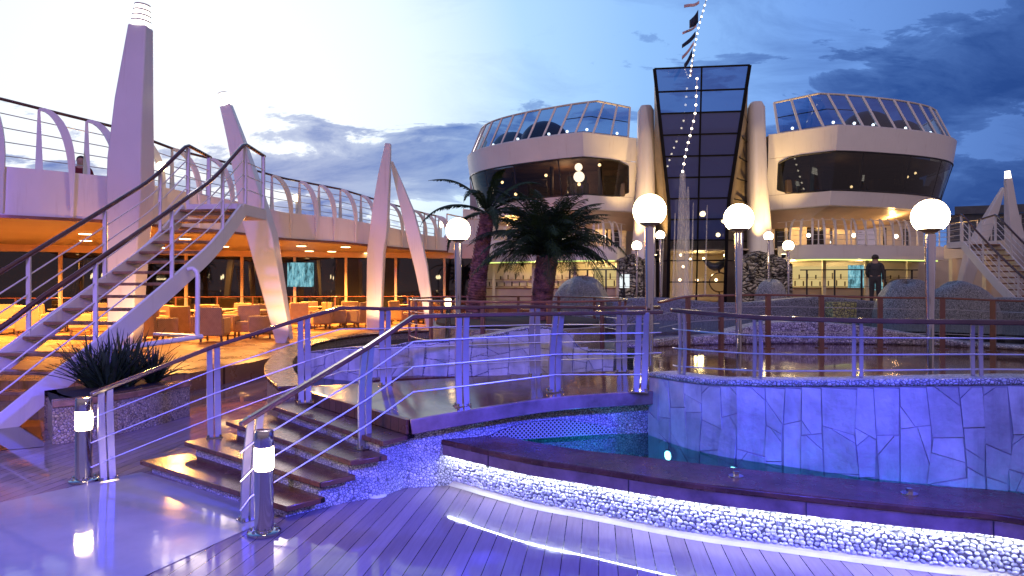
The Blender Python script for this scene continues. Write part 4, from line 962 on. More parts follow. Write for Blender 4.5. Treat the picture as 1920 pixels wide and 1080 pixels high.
for k, (u, v) in enumerate(cn):
    j = min(range(NU), key=lambda i: abs(us[i] - u)); z = zb_[j] - .035; c = G(u, v, z)
    jj = min(range(NU), key=lambda i: (fac_b[i] - drop(c, fac_b[i].z)).length); c = drop(c, fac_b[jj].z - .028)
    t = thing('ceiling_light', c, ORD[k] + ' round downlight from the left in the terrace ceiling', 'ceiling light', 'downlights in the terrace ceiling')
    m = MB(); m.lathe([(.20, 0), (.20, -.03), (.17, -.035)], c, 18); m.build('trim_ring', M['white'], t)
    m = MB(); m.lathe([(.165, -.036), (.165, -.045)], c, 18); m.build('diffuser', M['down'], t)
WARM = (1, .43, .09)
for u, Y in ((-260, 18), (-60, 18.5), (90, 19), (90, 22.5), (230, 19), (260, 23.5), (370, 20.5), (400, 25), (500, 23), (580, 25.5), (640, 27), (740, 27), (800, 30)):
    light('terrace_downlight_or_fill', 'SPOT', PZ(u, Y, 3.08), 1500, WARM, target=PZ(u, Y, 0), spot_size=R(150), spot_blend=.8, shadow_soft_size=.18)

def chair_proto():
    t = thing('armchair', (0, 0, 0), 'tan wicker armchair', 'armchair', 'tan wicker armchairs on the terrace')
    m = MB(); m.box((0, .02, .28), (.62, .60, .24)); m.build('seat', M['wicker'], t, bevel=.03)
    m = MB(); m.box((0, .0, .425), (.46, .48, .07)); m.build('cushion', M['cushion'], t, bevel=.025)
    m = MB(); m.bar((0, .285, .16), (0, .36, .90), .62, .085, up=(0, 1, 0)); m.build('backrest', M['wicker'], t, bevel=.025)
    for s in (-1, 1):
        m = MB(); m.box((s * .285, -.02, .41), (.085, .58, .42)); m.build('armrest', M['wicker'], t, bevel=.025)
    for a in (-1, 1):
        for b in (-1, 1):
            m = MB(); m.bar((a * .26, b * .25, 0), (a * .26, b * .25, .16), .045, .045, up=(0, 1, 0)); m.build('leg', M['chairleg'], t)
    return t
proto = chair_proto()
chairs = [(8, 20.5, 40), (58, 20, 200), (104, 21.5, 120), (152, 20.5, 300), (196, 22.0, 20), (262, 18.6, 250), (300, 17.8, 150), (322, 19.6, 60), (352, 19.2, 170), (374, 21.0, 230), (402, 17.9, 185), (428, 20.2, 100), (444, 22.4, 350),
          (462, 19.4, 10), (488, 19.0, 290), (506, 21.3, 80), (560, 23.6, 200), (584, 24.8, 30), (600, 23.2, 300), (628, 24.0, 120), (654, 25.6, 200), (668, 24.2, 250), (752, 26.4, 60), (778, 27.2, 210), (820, 27.0, 140)]
for k, (u, Y, a) in enumerate(chairs):
    o = proto if k == 0 else copy_tree(proto); o.location = PZ(u, Y, .302); o.rotation_euler = (0, 0, R(a))
    o['label'] = ('leftmost' if k == 0 else 'rightmost' if k == len(chairs) - 1 else ORD[k] + ' from the left') + ' of the tan wicker armchairs on the orange-lit terrace'
def table_proto():
    t = thing('cafe_table', (0, 0, 0), 'table', 'table', 'square tables between the terrace armchairs')
    m = MB(); m.box((0, 0, .72), (.8, .8, .04)); m.build('tabletop', M['tabletop'], t, bevel=.01)
    m = MB(); m.tube([(0, 0, .03), (0, 0, .70)], .04, 10); m.build('pedestal', M['chairleg'], t)
    m = MB(); m.lathe([(.26, 0), (.26, .02), (.06, .035)], (0, 0, 0), 16); m.build('foot', M['chairleg'], t)
    return t
tpz = [(34, 21.3), (128, 21.8), (290, 19.9), (338, 20.6), (388, 20.4), (416, 21.8), (476, 20.6), (572, 24.4), (612, 24.6), (645, 25), (766, 27.4)]
tpro = table_proto()
for k, (u, Y) in enumerate(tpz):
    o = tpro if k == 0 else copy_tree(tpro); o.location = PZ(u, Y, .302); o['label'] = ORD[k] + ' square table from the left among the terrace armchairs'

for a_, b_ in (((180, 15.4), (250, 12.0)), ((330, 17.0), (390, 12.8)), ((470, 19.2), (470, 14.5)), ((600, 21.5), (575, 17.5))):
    light('terrace_downlight_or_fill', 'SPOT', PZ(*a_, 3.05), 520, WARM, target=PZ(*b_, .3), spot_size=R(84), spot_blend=.8, shadow_soft_size=.18)  # added warm spots at the deck edge, carry the orange glow outwards
# planter with spiky plants by the stairs
pf = smooth([G(98, 834, 0), G(160, 826, 0), G(260, 806, 0), G(356, 780, 0)], 20); pbk = offset(pf, 1.1)
pl = thing('plant_box', drop(pf[10], 0), 'low mosaic plant box with a wooden rim beside the staircase foot', 'planter')
m = MB(); m.slab(pf, pbk, .002, .40); m.build('wall', M['mosaic_warm'], pl)
m = MB(); m.slab(offset(pf, -.03), offset(pf, .14), .402, .475); m.build('rim', M['stairwood'], pl, bevel=.01)
m = MB(); m.slab(offset(pf, .15), pbk, .402, .46); m.build('soil', M['soil'], pl)
def spiky(c, n, L, rn):
    m = MB()
    for k in range(n):
        az_ = rn.uniform(0, 2 * PI); e = R(rn.uniform(28, 86)); ln = L * rn.uniform(.6, 1.1); w = rn.uniform(.018, .034)
        hd = Vector((math.cos(az_), math.sin(az_), 0)); sd = Vector((-hd.y, hd.x, 0)); vs = []; N_ = 7; droop = rn.uniform(.05, .5) * (1 - e / (PI / 2) * .7)
        o_ = c + hd * rn.uniform(0, .08)
        for i in range(N_ + 1):
            t = i / N_; p = o_ + hd * (ln * t * math.cos(e)) + Vector((0, 0, ln * t * math.sin(e) - droop * ln * t * t)); ww_ = w * (1 - t) ** .6 * (.6 + .8 * t * (1 - t) * 2)
            vs += [p - sd * ww_ + Vector((0, 0, .008)), p, p + sd * ww_ + Vector((0, 0, .008))]
        fs = []
        for i in range(N_): fs += [(3 * i, 3 * i + 1, 3 * i + 4, 3 * i + 3), (3 * i + 1, 3 * i + 2, 3 * i + 5, 3 * i + 4)]
        m.add(vs, fs)
    return m
rn = random.Random(5)
for k, (tt, dd_, L, lab) in enumerate(((.50, .40, .95, 'spiky dark plant in the plant box, nearest the stair foot'), (.72, .45, 1.1, 'tallest spiky dark plant in the middle of the plant box'), (.92, .40, .8, 'spiky dark plant at the right end of the plant box'), (.62, .80, 1.0, 'spiky dark plant at the back left of the plant box'), (.82, .85, 1.0, 'spiky dark plant at the back right of the plant box'))):
    p = offset(pf, dd_)[int(tt * 19)]; c = drop(p, .46); o = spiky(c, 80, L * .74, rn).build('spiky_plant', M['agave'], base=c); tag(o, lab, 'plant', 'spiky plants of the plant box')

# ================================================================== PALMS
def palm(label, base, crown, rb, rt, nf, fl, elr, seed, lean=.0, leaf=.30, lw=1.0):
    rn = random.Random(seed); t = thing('palm_tree', base, label, 'palm tree'); m = MB(); N_ = 40; pts = []; rs = []
    for i in range(N_ * 2 + 1):
        k = i / (N_ * 2); p = base.lerp(crown, k) + Vector((lean * math.sin(PI * k), 0, 0)); pts.append(p); rs.append(lerp(rb, rt, k) * (1.0 if i % 2 else .86) * rn.uniform(.97, 1.03))
    m.tube(pts, rs, 14)
    for i in range(2, N_ * 2, 2):     # old leaf bases
        for k in range(7):
            a = 2 * PI * k / 7 + i * .6; hd = Vector((math.cos(a), math.sin(a), 0)); p = pts[i] + hd * rs[i] * .9; m.bar(p, p + hd * .045 + Vector((0, 0, .075)), .07, .03, up=(hd.x, hd.y, .1), w2=.02, h2=.012)
    m.build('trunk', M['trunk'], t)
    m = MB()
    for f in range(nf):
        az_ = 2 * PI * (f * .381966) + rn.uniform(-.25, .25); e0 = R(lerp(elr[0], elr[1], (f + .5) / nf) + rn.uniform(-6, 6)); L = fl * rn.uniform(.82, 1.12)
        hd = Vector((math.cos(az_), math.sin(az_), 0)); p = crown.copy(); N2 = 22; line = [p.copy()]; e = e0
        for i in range(N2):
            e -= R(rn.uniform(2.2, 5.2)) * (.6 + 1.0 * i / N2) * (1.15 if e0 < R(60) else .85)
            p = p + (hd * math.cos(e) + Vector((0, 0, math.sin(e)))) * (L / N2); line.append(p.copy())
        m.tube(line, [lerp(.024, .004, i / N2) for i in range(N2 + 1)], 5)
        sd = Vector((-hd.y, hd.x, 0))
        for i in range(2, N2 + 1):
            for half in (0, .5):
                if i == N2 and half: continue
                q = line[i] if not half else line[i].lerp(line[i + 1], half); tg = (line[min(i + 1, N2)] - line[i - 1]).normalized(); up_ = sd.cross(tg)
                k = (i + half) / N2; ll = leaf * fl * (math.sin(PI * min(1, k * .92 + .10)) ** .7) * rn.uniform(.8, 1.15)
                for s in (-1, 1):
                    dr = (sd * s * .78 + tg * .62 + up_ * rn.uniform(.05, .30)).normalized(); tip = q + dr * ll + Vector((0, 0, -ll * rn.uniform(.12, .34))); mid = q + dr * ll * .55
                    wd = tg * rn.uniform(.009, .014) * lw
                    m.add([q - wd * .5, q + wd * .5, mid + wd, mid - wd, tip], [(0, 1, 2, 3), (3, 2, 4)])
    m.build('crown', M['frond'], t, sharp=180)
    return t
palm('palm tree with a leaning reddish trunk and few long arching fronds', PZ(890, 13.2, 1.09), P(915, 402, 13.0), .20, .13, 11, 1.45, (8, 74), 4, lean=-.03, leaf=.105, lw=2.0)
palm('bushy dark palm tree with a thick short trunk and dense upright crown', PZ(1012, 12.6, 1.09), P(1026, 484, 12.4), .20, .20, 84, 1.58, (24, 89), 9, leaf=.17)

# ================================================================== SUPERSTRUCTURE: two rounded lounges, pillars, glass tower
SCn = Vector((8.1, 28.3, 0)); SE = Vector((math.cos(AX), -math.sin(AX), 0)); SF = Vector((math.sin(AX), math.cos(AX), 0))
def S(l, f, z): return SCn + SE * l + SF * f + Vector((0, 0, z))
plan = [(2.8, 1.5), (3.97, .75), (5.14, 0), (6.1, .32), (7.2, .85), (8.3, 1.45), (9.3, 2.15), (10.1, 2.9), (10.7, 3.8), (11.05, 4.8), (11.2, 6.0), (11.2, 7.5)]
def level(side, z, k, fo, dl=0.0):
    wide = lambda l: l if side < 0 or l < 5.2 else 5.14 + (l - 5.14) * 1.14
    return [S(side * (2.8 + (wide(l) - 2.8) * k - dl * min(1, max(0, (l - 2.8) / 1.6))), f + fo, z) for l, f in plan]
def dense(pl, per=3):
    res = []
    if len(pl) == 12:      # lounge outline: straight by the pillar, one corner, then a smooth sweep
        return [pl[0].lerp(pl[2], i / 6) for i in range(6)] + smooth(pl[2:], 28)
    for a, b in zip(pl, pl[1:]):
        for i in range(per): res.append(a.lerp(b, i / per))
    return res + [pl[-1]]
def planpt(side, s, z, k, fo):
    """point on the lounge plan at parameter s (0..1 along the outline)"""
    pl = level(side, z, k, fo); A = arclen(pl); return along_curve(pl, A, s * A[-1] * .9999)[0]
rooms = []
for side, nm in ((-1, 'left'), (1, 'right')):
    c = S(side * 6.5, 4, 5)
    dr = thing('lounge_drum', c, 'white rounded lounge with glazed roof terrace ' + ('left of the glass tower, behind palms' if side < 0 else 'right of the glass tower'), 'lounge')
    lv = lambda z, k, fo, dl=0.0: dense(level(side, z, k, fo, dl))
    def shell(name, rows, mat, sharp=25):
        m = MB()
        for a, b in zip(rows, rows[1:]): m.strip(a, b)
        return m.build(name, mat, dr, sharp=sharp)
    shell('upper_band', [lv(7.28, .985, .08), lv(8.3, 1.0, 0), lv(8.33, .995, .05), lv(8.34, .97, .22)], M['white'])
    shell('lower_band', [lv(5.70, .935, .24), lv(5.10, .90, .34), lv(5.06, .88, .45)], M['white'])
    # sloping underside running back to the balcony wall
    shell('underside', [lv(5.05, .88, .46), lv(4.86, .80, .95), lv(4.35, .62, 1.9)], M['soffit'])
    # dark window band with rounded end by the pillar
    g0, g1 = lv(5.71, .936, .26), lv(7.27, .985, .10); n_ = len(g0)
    m = MB()
    for i in range(1, n_ - 1):
        pass
    lo = [g0[i].lerp(g1[i], [.5, .14, .03][i] if i < 3 else 0.0) for i in range(n_)]; hi = [g1[i].lerp(g0[i], [.5, .14, .03][i] if i < 3 else 0.0) for i in range(n_)]
    m.strip(lo[1:], hi[1:]); m.build('window_band', M['darkglass'] if side < 0 else M['blackglass'], dr, sharp=25)
    m = MB(); lo2 = [p.lerp(q_, 0) for p, q_ in zip(g0, g1)]
    m.strip([g0[0], g0[1], g0[2]], [lo[1], lo[1], lo[2]]); m.strip([hi[1], hi[1], hi[2]], [g1[0], g1[1], g1[2]]); m.add([g0[0], lo[1], hi[1], g1[0]], [(0, 1, 2, 3)]); m.build('window_surround', M['white'], dr, sharp=25)
    m = MB(); m.tube([p + SF * -.01 for p in hi[1:]], .035, 6); m.tube([p + SF * -.01 for p in lo[1:]], .035, 6); m.tube([lo[1], hi[1]], .035, 6); m.build('window_frame', M['darkmetal'], dr)
    for s in (.30, .46, .62, .78):
        k = int(s * (n_ - 1)); m = MB(); m.bar(lo[k] + SF * .03, hi[k] + SF * .03, .05, .05, up=tuple(SF)); m.build('window_mullion', M['darkmetal'], dr)
    # inside of the lounge
    m = MB(); a = lv(5.72, .90, .5); m.add([p for p in a] + [S(side * 2.8, 7.5, 5.72)], [tuple(range(len(a) + 1))]); m.build('lounge_floor', M['loungewall'], dr)
    m = MB(); a = lv(7.26, .95, .3); m.add([p for p in a] + [S(side * 2.8, 7.5, 7.26)], [tuple(range(len(a) + 1))]); m.build('lounge_ceiling', M['loungewall'], dr)
    m = MB(); bw_ = dense([S(side * 2.9, 3.2, 5.73), S(side * 5.2, 3.6, 5.73), S(side * 8.6, 6.2, 5.73), S(side * 10, 7.5, 5.73)], 4); m.strip(bw_, [p + Vector((0, 0, 1.52)) for p in bw_]); m.build('inner_wall', M['loungewall'], dr)
    for s_, f_ in ((.16, .9), (.36, 1.3), (.55, 1.1), (.74, 1.0)):
        b0 = planpt(side, s_, 5.73, .86, f_); m = MB(); m.tube([b0, b0 + Vector((0, 0, 1.5))], .09, 10); m.build('column', M['loungedark'], dr)
    for s_, f_ in ((.10, .8), (.25, 1.2), (.42, .8), (.5, 1.6), (.68, .9)):
        b0 = planpt(side, s_, 5.73, .86, f_); m = MB(); m.box(b0 + Vector((0, 0, .3)), (.9, .7, .6)); m.box(b0 + Vector((0, .3, .6)), (.9, .16, .8)); m.build('sofa', M['loungedark'], dr, bevel=.05)
    nb_ = ((.16, .8, 7.1), (.24, .5, 6.2), (.38, 1.4, 6.9), (.52, .7, 6.1), (.62, 1.6, 6.95), (.8, .9, 6.4)) if side < 0 else ((.12, .9, 6.05), (.30, 1.0, 6.0), (.40, 1.5, 6.45), (.55, .8, 6.6), (.66, 1.3, 7.0), (.78, .8, 6.3))
    for s_, f_, z_ in nb_:
        b0 = planpt(side, s_, z_, .88, f_); m = MB(); m.sphere(b0, .055 if side > 0 else .07, 10, 8); m.build('lounge_light', M['bulbwarm'], dr)
    if side < 0:
        b0 = planpt(side, .235, 6.95, .92, .55); m = MB(); m.sphere(b0, .17, 14, 10); m.sphere(b0 + Vector((.02, 0, -.42)), .24, 14, 10); m.build('pendant_light', M['bulb'], dr)
        b0 = planpt(side, .62, 6.5, .93, .35); m = MB(); m.tube([b0 - Vector((0, 0, .26)), b0 + Vector((0, 0, .26))], .05, 8); m.build('tube_light', M['bulb'], dr)
    light('lounge_glow', 'POINT', S(side * 6.0, 2.3, 6.7), 70 if side < 0 else 12, (1, .62, .32), shadow_soft_size=.3)
    # roof deck + windbreak
    m = MB(); a = lv(8.30, .97, .25); m.add(a + [S(side * 2.8, 7.5, 8.30)], [tuple(range(len(a) + 1))]); m.build('roof_deck', M['soffit'], dr)
    w0, w1 = lv(8.36, .985, .14), lv(9.74, 1.0, .50, .62); ww1 = [p for p in w1]
    m = MB(); m.strip(w0[1:], w1[1:]); m.build('windbreak_glass', M['screenglass'], dr, sharp=25)
    m = MB(); m.tube(w1[1:], .045, 8); m.tube([p + SF * .03 for p in w0[1:]], .03, 6); m.build('top_rail', M['cream'], dr)
    for k in range(1, len(w0), 2):
        m = MB(); m.bar(w0[k] - Vector((0, 0, .06)), w1[k], .085, .09, up=tuple(SF)); m.build('windbreak_post', M['white'], dr)
    m = MB(); m.strip([p.lerp(q_, .48) for p, q_ in zip(w0[1:10], w1[1:10])], [p.lerp(q_, .51) for p, q_ in zip(w0[1:10], w1[1:10])]); m.build('mid_rail', M['darkmetal'], dr)
    for s_ in (.08, .20, .27, .34, .47, .60):
        b0 = planpt(side, s_, 8.5, .95, .35); m = MB(); m.sphere(b0, .06, 10, 8); m.build('deck_light', M['bulb'], dr)
    # dark dome canopies on the roof deck
    for s_, r_, lab in ((.40, .95, 'nearer'), (.58, .85, 'farther')):
        b0 = planpt(side, s_, 8.32, .84, 1.5); m = MB(); m.sphere(b0, r_ * 1.25, 18, 10, sz=.95, zmin=0.0)
        o = m.build('daybed_canopy', M['loungedark'], base=b0, sharp=60); tag(o, lab + ' dark arched canopy on the roof terrace of the ' + nm + ' lounge', 'canopy')
    # pillar
    pil = thing('pillar', S(side * 2.4, .7, 1.1), 'tall cream pillar lit from below at the ' + nm + ' side of the glass tower', 'pillar'); vs = []
    rows = [(1.1, 2.02, 3.15, .35), (2.6, 2.02, 3.12, .40), (4.2, 2.03, 2.98, .5), (6.0, 2.04, 2.86, .62), (8.2, 2.06, 2.80, .75), (9.4, 2.08, 2.78, .8), (9.62, 2.18, 2.68, .9)]
    m = MB(); N_ = 14
    for z, a, b, f in rows:
        for k in range(N_):
            an = 2 * PI * k / N_; ca, sa = math.cos(an), math.sin(an); ex = .55
            lx = math.copysign(abs(ca) ** ex, ca); fy = math.copysign(abs(sa) ** ex, sa); vs.append(S((-.22 if side > 0 else 0) + side * ((a + b) / 2 + (b - a) / 2 * lx), f + .55 + .55 * fy, z))
    fs = [(i * N_ + k, i * N_ + (k + 1) % N_, (i + 1) * N_ + (k + 1) % N_, (i + 1) * N_ + k) for i in range(len(rows) - 1) for k in range(N_)] + [tuple((len(rows) - 1) * N_ + k for k in range(N_))]
    m.add(vs, fs); m.build('shaft', M['white'], pil, sharp=60)
    for f_l, f_f in ((3.0, -.12), (2.15, -.12)):
        c = S(side * f_l, f_f, 3.05)
        t = thing('uplight', c, ('outer' if f_l > 2.5 else 'inner') + ' warm uplight at the foot of the ' + nm + ' pillar', 'uplight')
        m = MB(); m.lathe([(.07, -.12), (.10, 0), (.09, .02)], c, 14); m.bar(c - Vector((0, 0, .1)), S(side * f_l, .42, 2.9), .05, .05); m.build('housing', M['darkmetal'], t)
        m = MB(); m.lathe([(.085, .022), (.085, .03)], c, 14); m.build('lens', M['uplight'], t)
        light('pillar_uplight', 'SPOT', c + Vector((0, 0, .05)), 900, (1, .62, .22), target=S(side * (f_l - .15), .55, 8), spot_size=R(64), spot_blend=.7, shadow_soft_size=.06)
    # balcony under the drum
    bal = thing('balcony', S(side * 6, 2, 3), 'white balcony under the ' + nm + ' lounge with pale curved ribs', 'balcony')
    bplan = [(3.3, 2.0), (3.9, 1.2), (4.8, .85), (6.2, 1.1), (7.8, 1.7), (9.4, 2.5), (11.2, 3.5)] if side > 0 else [(3.3, 2.0), (3.7, 1.2), (4.4, .85), (5.6, 1.1), (7.2, 1.7), (9.0, 2.5), (10.8, 3.5)]
    bc = smooth([S(side * l, f, 0) for l, f in bplan], 40); sg = -1 if side < 0 else 1
    m = MB(); m.slab(bc, offset(bc, .12 * sg), 2.92, 3.52); m.build('fascia', M['white'], bal)
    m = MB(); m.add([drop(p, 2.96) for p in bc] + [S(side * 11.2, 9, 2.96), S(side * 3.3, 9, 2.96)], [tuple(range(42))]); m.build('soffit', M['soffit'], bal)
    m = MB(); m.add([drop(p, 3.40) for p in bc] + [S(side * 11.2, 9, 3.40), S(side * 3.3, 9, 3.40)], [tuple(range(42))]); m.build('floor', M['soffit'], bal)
    m = MB(); m.sweep([drop(p, 2.89) for p in offset(bc, .10 * sg)][4:36], .06, .04); m.build('light_strip', M['greenled'], bal)
    m = MB(); bwl = dense([S(side * 3.2, 3.3, 0), S(side * 4.3, 3.2, 0), S(side * 6.5, 3.8, 0), S(side * 9.5, 5.4, 0), S(side * 11.5, 7, 0)], 4); m.slab(bwl, offset(bwl, .1 * sg), 3.41, 5.2); m.build('back_wall', M['cream'], bal)
    bo = offset(bwl, -.02 * sg)
    for i in (1, 3, 5, 7, 9, 11, 13):
        m = MB(); m.strip([drop(bo[i].lerp(bo[i + 1], .1), 3.5), drop(bo[i].lerp(bo[i + 2 if i < 13 else i + 1], .8), 3.5)], [drop(bo[i].lerp(bo[i + 1], .1), 4.55), drop(bo[i].lerp(bo[i + 2 if i < 13 else i + 1], .8), 4.55)])
        m.build('window', M['sidewindow'], bal)
    rl = [drop(p, 4.55) for p in bc]; rb_ = [drop(p, 3.53) for p in bc]
    br_ = railing('balcony_railing', 'pale railing with curved ribs along the balcony under the ' + nm + ' lounge', rl, rb_, [(rb_[i], rl[i], rl[i + 1] - rl[i - 1]) for i in range(2, 38, 3)], 'bar', M['cream'], M['white'], fr=(.2, .4, .6, .8), rr=.02, w=.05, d=.03, rodr=.01)
    for i in range(3, 30, 2 if i else 2):
        p = rl[i]; tg = (bc[i + 1] - bc[i - 1]); tg.z = 0; tg.normalize(); nr = Vector((tg.y, -tg.x, 0)) * sg; pts = []
        for k in range(8):
            t = k / 7; a = t * PI / 2; pts.append(p - nr * .30 + nr * (.36 * math.sin(a)) + Vector((0, 0, .10 - 1.15 * (1 - math.cos(a)))))
        m = MB(); m.sweep(pts, .03, [.05, .07, .09, .1, .1, .09, .07, .05], up=tg); m.build('rib', M['white'], br_)
    for s_ in (6, 16, 26):
        p = bc[s_]; tg = bc[s_ + 1] - bc[s_ - 1]; nr = Vector((tg.y, -tg.x, 0)).normalized() * sg; c = p - nr * .45 + Vector((0, 0, 3.95)); m = MB(); m.sphere(c, .085, 12, 8); m.build('wall_light', M['bulb'], bal)
    for l in (4.6, 6.5, 8.5):
        light('balcony_light', 'POINT', S(side * l, 2.2 + .2 * (l - 4.6), 4.7), 65, (1, .58, .20), shadow_soft_size=.1)
    # bar level below
    bar = thing('bar', S(side * 6.5, 4, 1.1), 'warm-lit bar front under the ' + nm + ' balcony', 'bar')
    m = MB(); m.slab([S(side * 3.2, 5.2, 0), S(side * 11, 6.4, 0)], [S(side * 3.2, 5.4, 0), S(side * 11, 6.6, 0)], 1.12, 2.95); m.build('back_wall', M['cream'], bar)
    m = MB(); m.slab([S(side * 3.6, 3.4, 0), S(side * 10.5, 4.4, 0)], [S(side * 3.6, 3.9, 0), S(side * 10.5, 4.9, 0)], 1.12, 1.66); m.build('counter', M['soffit'], bar)
    m = MB(); m.slab([S(side * 3.55, 3.3, 0), S(side * 10.5, 4.3, 0)], [S(side * 3.55, 3.95, 0), S(side * 10.5, 4.95, 0)], 1.662, 1.71); m.build('counter_top', M['stairwood'], bar)
    m = MB(); m.slab([S(side * 3.3, 5.10, 0), S(side * (8 if side > 0 else 4.7), 5.75 if side > 0 else 5.3, 0)], [S(side * 3.3, 5.15, 0), S(side * (8 if side > 0 else 4.7), 5.80 if side > 0 else 5.35, 0)], 1.75, 2.75); m.build('lit_panel', M['barback'], bar)
    m = MB(); sr_ = random.Random(2)
    for k in range(34):
        l = 3.7 + k * .2; m.tube([S(side * l, 5.0 + (l - 3.7) * .15, 1.80 + .35 * (k % 2)), S(side * l, 5.0 + (l - 3.7) * .15, 1.80 + .35 * (k % 2) + sr_.uniform(.16, .28))], .035, 6)
    m.build('bottle_row', M['loungedark'], bar); 
    for zz in (1.78, 2.14): m = MB(); m.slab([S(side * 3.4, 4.9, 0), S(side * 10.5, 5.95, 0)], [S(side * 3.4, 5.09, 0), S(side * 10.5, 6.15, 0)], zz - .02, zz); m.build('shelf', M['stairwood'], bar)
    for l in (4.5, 7.5): light('bar_light', 'POINT', S(side * l, 4.2, 2.75), 70, (1, .70, .26), shadow_soft_size=.15)
    for l in (3.6, 5.6, 7.6, 9.6):
        m = MB(); m.bar(S(side * l, 2.7 + (l - 3.6) * .25, 1.104), S(side * l, 2.7 + (l - 3.6) * .25, 2.95), .14, .14, up=(0, 1, 0)); m.build('column', M['cream'], bar)
o = MB(); o.slab([P(1590, 500, 31.5), P(1655, 500, 31.2)], [P(1590, 500, 31.6), P(1655, 500, 31.3)], 1.6, 2.75); ob = o.build('lit_screen', M['screen'], base=P(1620, 500, 31.5)); tag(ob, 'turquoise lit screen in the bar behind the standing person', 'screen')
cc = P(1171, 527, 24.0); o = MB(); o.box(cc, (.34, .04, .48)); ob = o.build('sign_board', M['signlit'], base=cc); tag(ob, 'small white lit notice board beside the left dark rock', 'notice board')
m = MB(); m.bar(cc - Vector((0, 0, .24)), Vector((cc.x, cc.y, 1.1)), .05, .05, up=(0, 1, 0)); m.build('stand', M['darkmetal'], ob)
# rail in front of the bar
for a, b, lab in ((1060, 1215, 'dark rail before the bar left of the tower'), (1500, 1720, 'dark rail before the bar with the standing person')):
    rl = smooth([P(a, 500, 22), P((a + b) / 2, 500, 21.6), P(b, 500, 22)], 20); 
    railing('bar_railing', lab, [drop(p, 2.28) for p in rl], [drop(p, 1.104) for p in rl], [(drop(rl[i], 1.104), drop(rl[i], 2.28), rl[min(i + 1, 19)] - rl[i - 1]) for i in (1, 5, 9, 13, 18)], 'bar', M['darkmetal'], M['darkmetal'], fr=(.3, .55, .8), rr=.022, rodmat=M['darkmetal'])

# glass tower
T_ = lambda l, f, z: S(l - .38, f, z)
tw = thing('glass_tower', S(0, 0, 1.1), 'dark blue glass tower widening upwards between two pillars', 'glass tower')
ft2 = lambda z: lerp(.55, -1.0, max(0, (z - 1.1) / 9.45)); hw = lambda z: 1.17 if z < 5.0 else lerp(1.17, 1.86, (z - 5.0) / 5.55)
zs = [1.1, 1.95, 2.85, 3.70, 4.55, 5.40, 6.25, 7.10, 7.95, 8.80, 9.65, 10.55]
for i in range(len(zs) - 1):
    for s in (-1, 1):
        a, b = zs[i], zs[i + 1]; m = MB(); m.add([T_(0, ft2(a), a), T_(s * hw(a), ft2(a), a), T_(s * hw(b), ft2(b), b), T_(0, ft2(b), b)], [(0, 1, 2, 3)])
        o = m.build('glass_pane', M['towerglass'] if a > 8.7 else M['bodyglass'] if a > 3.6 else M['clearglass'], tw)
for z in zs: m = MB(); m.bar(T_(-hw(z), ft2(z) - .02, z), T_(hw(z), ft2(z) - .02, z), .06, .06); m.build('mullion', M['mullion'], tw)
for s, w_ in ((-1, .13), (0, .06), (1, .13)):
    m = MB(); m.sweep([T_(s * hw(z), ft2(z) - .03, z) for z in zs], w_, .08, up=tuple(SF)); m.build('mullion', M['mullion'], tw)
for s in (-1, 1):
    m = MB(); m.add([T_(s * hw(z), ft2(z) + .03, z) for z in zs] + [S(2.06 * s if s < 0 else 1.86, 1.25, z) for z in reversed(zs[:-1])], [tuple(range(len(zs) * 2 - 1))]); m.build('side_panel', M['sidewall'], tw)
    for z in zs[2:-2]: m = MB(); m.bar(T_(s * hw(z), ft2(z) + .02, z), S(2.04 * s if s < 0 else 1.84, 1.2, z), .05, .04); m.build('side_joint', M['mullion'], tw)
m = MB(); m.slab([S(-2.05, 2.6, 0), S(2.05, 2.6, 0)], [S(-2.05, 2.7, 0), S(2.05, 2.7, 0)], 3.3, 8.9); m.build('core_wall', M['joint'], tw)
m = MB(); m.slab([S(-2.0, 5.6, 0), S(2.0, 5.6, 0)], [S(-2.0, 5.7, 0), S(2.0, 5.7, 0)], 1.1, 3.3); m.build('inner_wall', M['soffit'], tw)
m = MB(); m.slab([S(-2.0, .7, 0), S(2.0, .7, 0)], [S(-2.0, 5.6, 0), S(2.0, 5.6, 0)], 3.3, 3.36); m.build('inner_ceiling', M['soffit'], tw)
for l, f, z in ((-.9, 1.6, 3.15), (-.35, 2.6, 3.0), (.3, 3.0, 3.05), (.95, 1.4, 3.12), (-1.0, 1.0, 2.05), (-.25, 1.2, 2.04), (.55, 1.2, 2.05), (1.1, 2.0, 2.9), (-.55, 3.6, 2.7)):
    m = MB(); m.sphere(S(l, f, z), .06, 10, 8); m.build('lobby_light', M['bulbwarm'], tw)
light('lobby_light', 'POINT', S(0, 2.4, 2.9), 60, (1, .75, .30), shadow_soft_size=.2)
# blue leaping sculpture and ring in the lobby
sc_ = thing('sculpture', S(.55, 1.6, 1.1), 'dark blue leaping dolphin sculpture on a ring behind the tower glass', 'sculpture')
pts = [S(.05 + .16 * i, 1.5, 2.95 - .55 * math.sin(PI * i / 8) + .06 * i) for i in range(9)]
m = MB(); m.tube(pts, [.03, .10, .15, .18, .19, .17, .13, .08, .02], 12); m.bar(pts[4], pts[4] + Vector((.05, 0, -.3)), .16, .04, w2=.04, up=(0, 1, 0)); m.bar(pts[8], pts[8] + Vector((.12, 0, .26)), .2, .04, w2=.3, up=(0, 1, 0)); m.build('body', M['dolphin'], sc_)
m = MB(); m.tube([S(.75 + .42 * math.cos(2 * PI * k / 28), 1.6, 1.95 + .42 * math.sin(2 * PI * k / 28)) for k in range(29)], .03, 8); m.bar(S(.75, 1.6, 1.1), S(.75, 1.6, 1.55), .06, .06, up=(0, 1, 0)); m.build('ring', M['steel'], sc_)
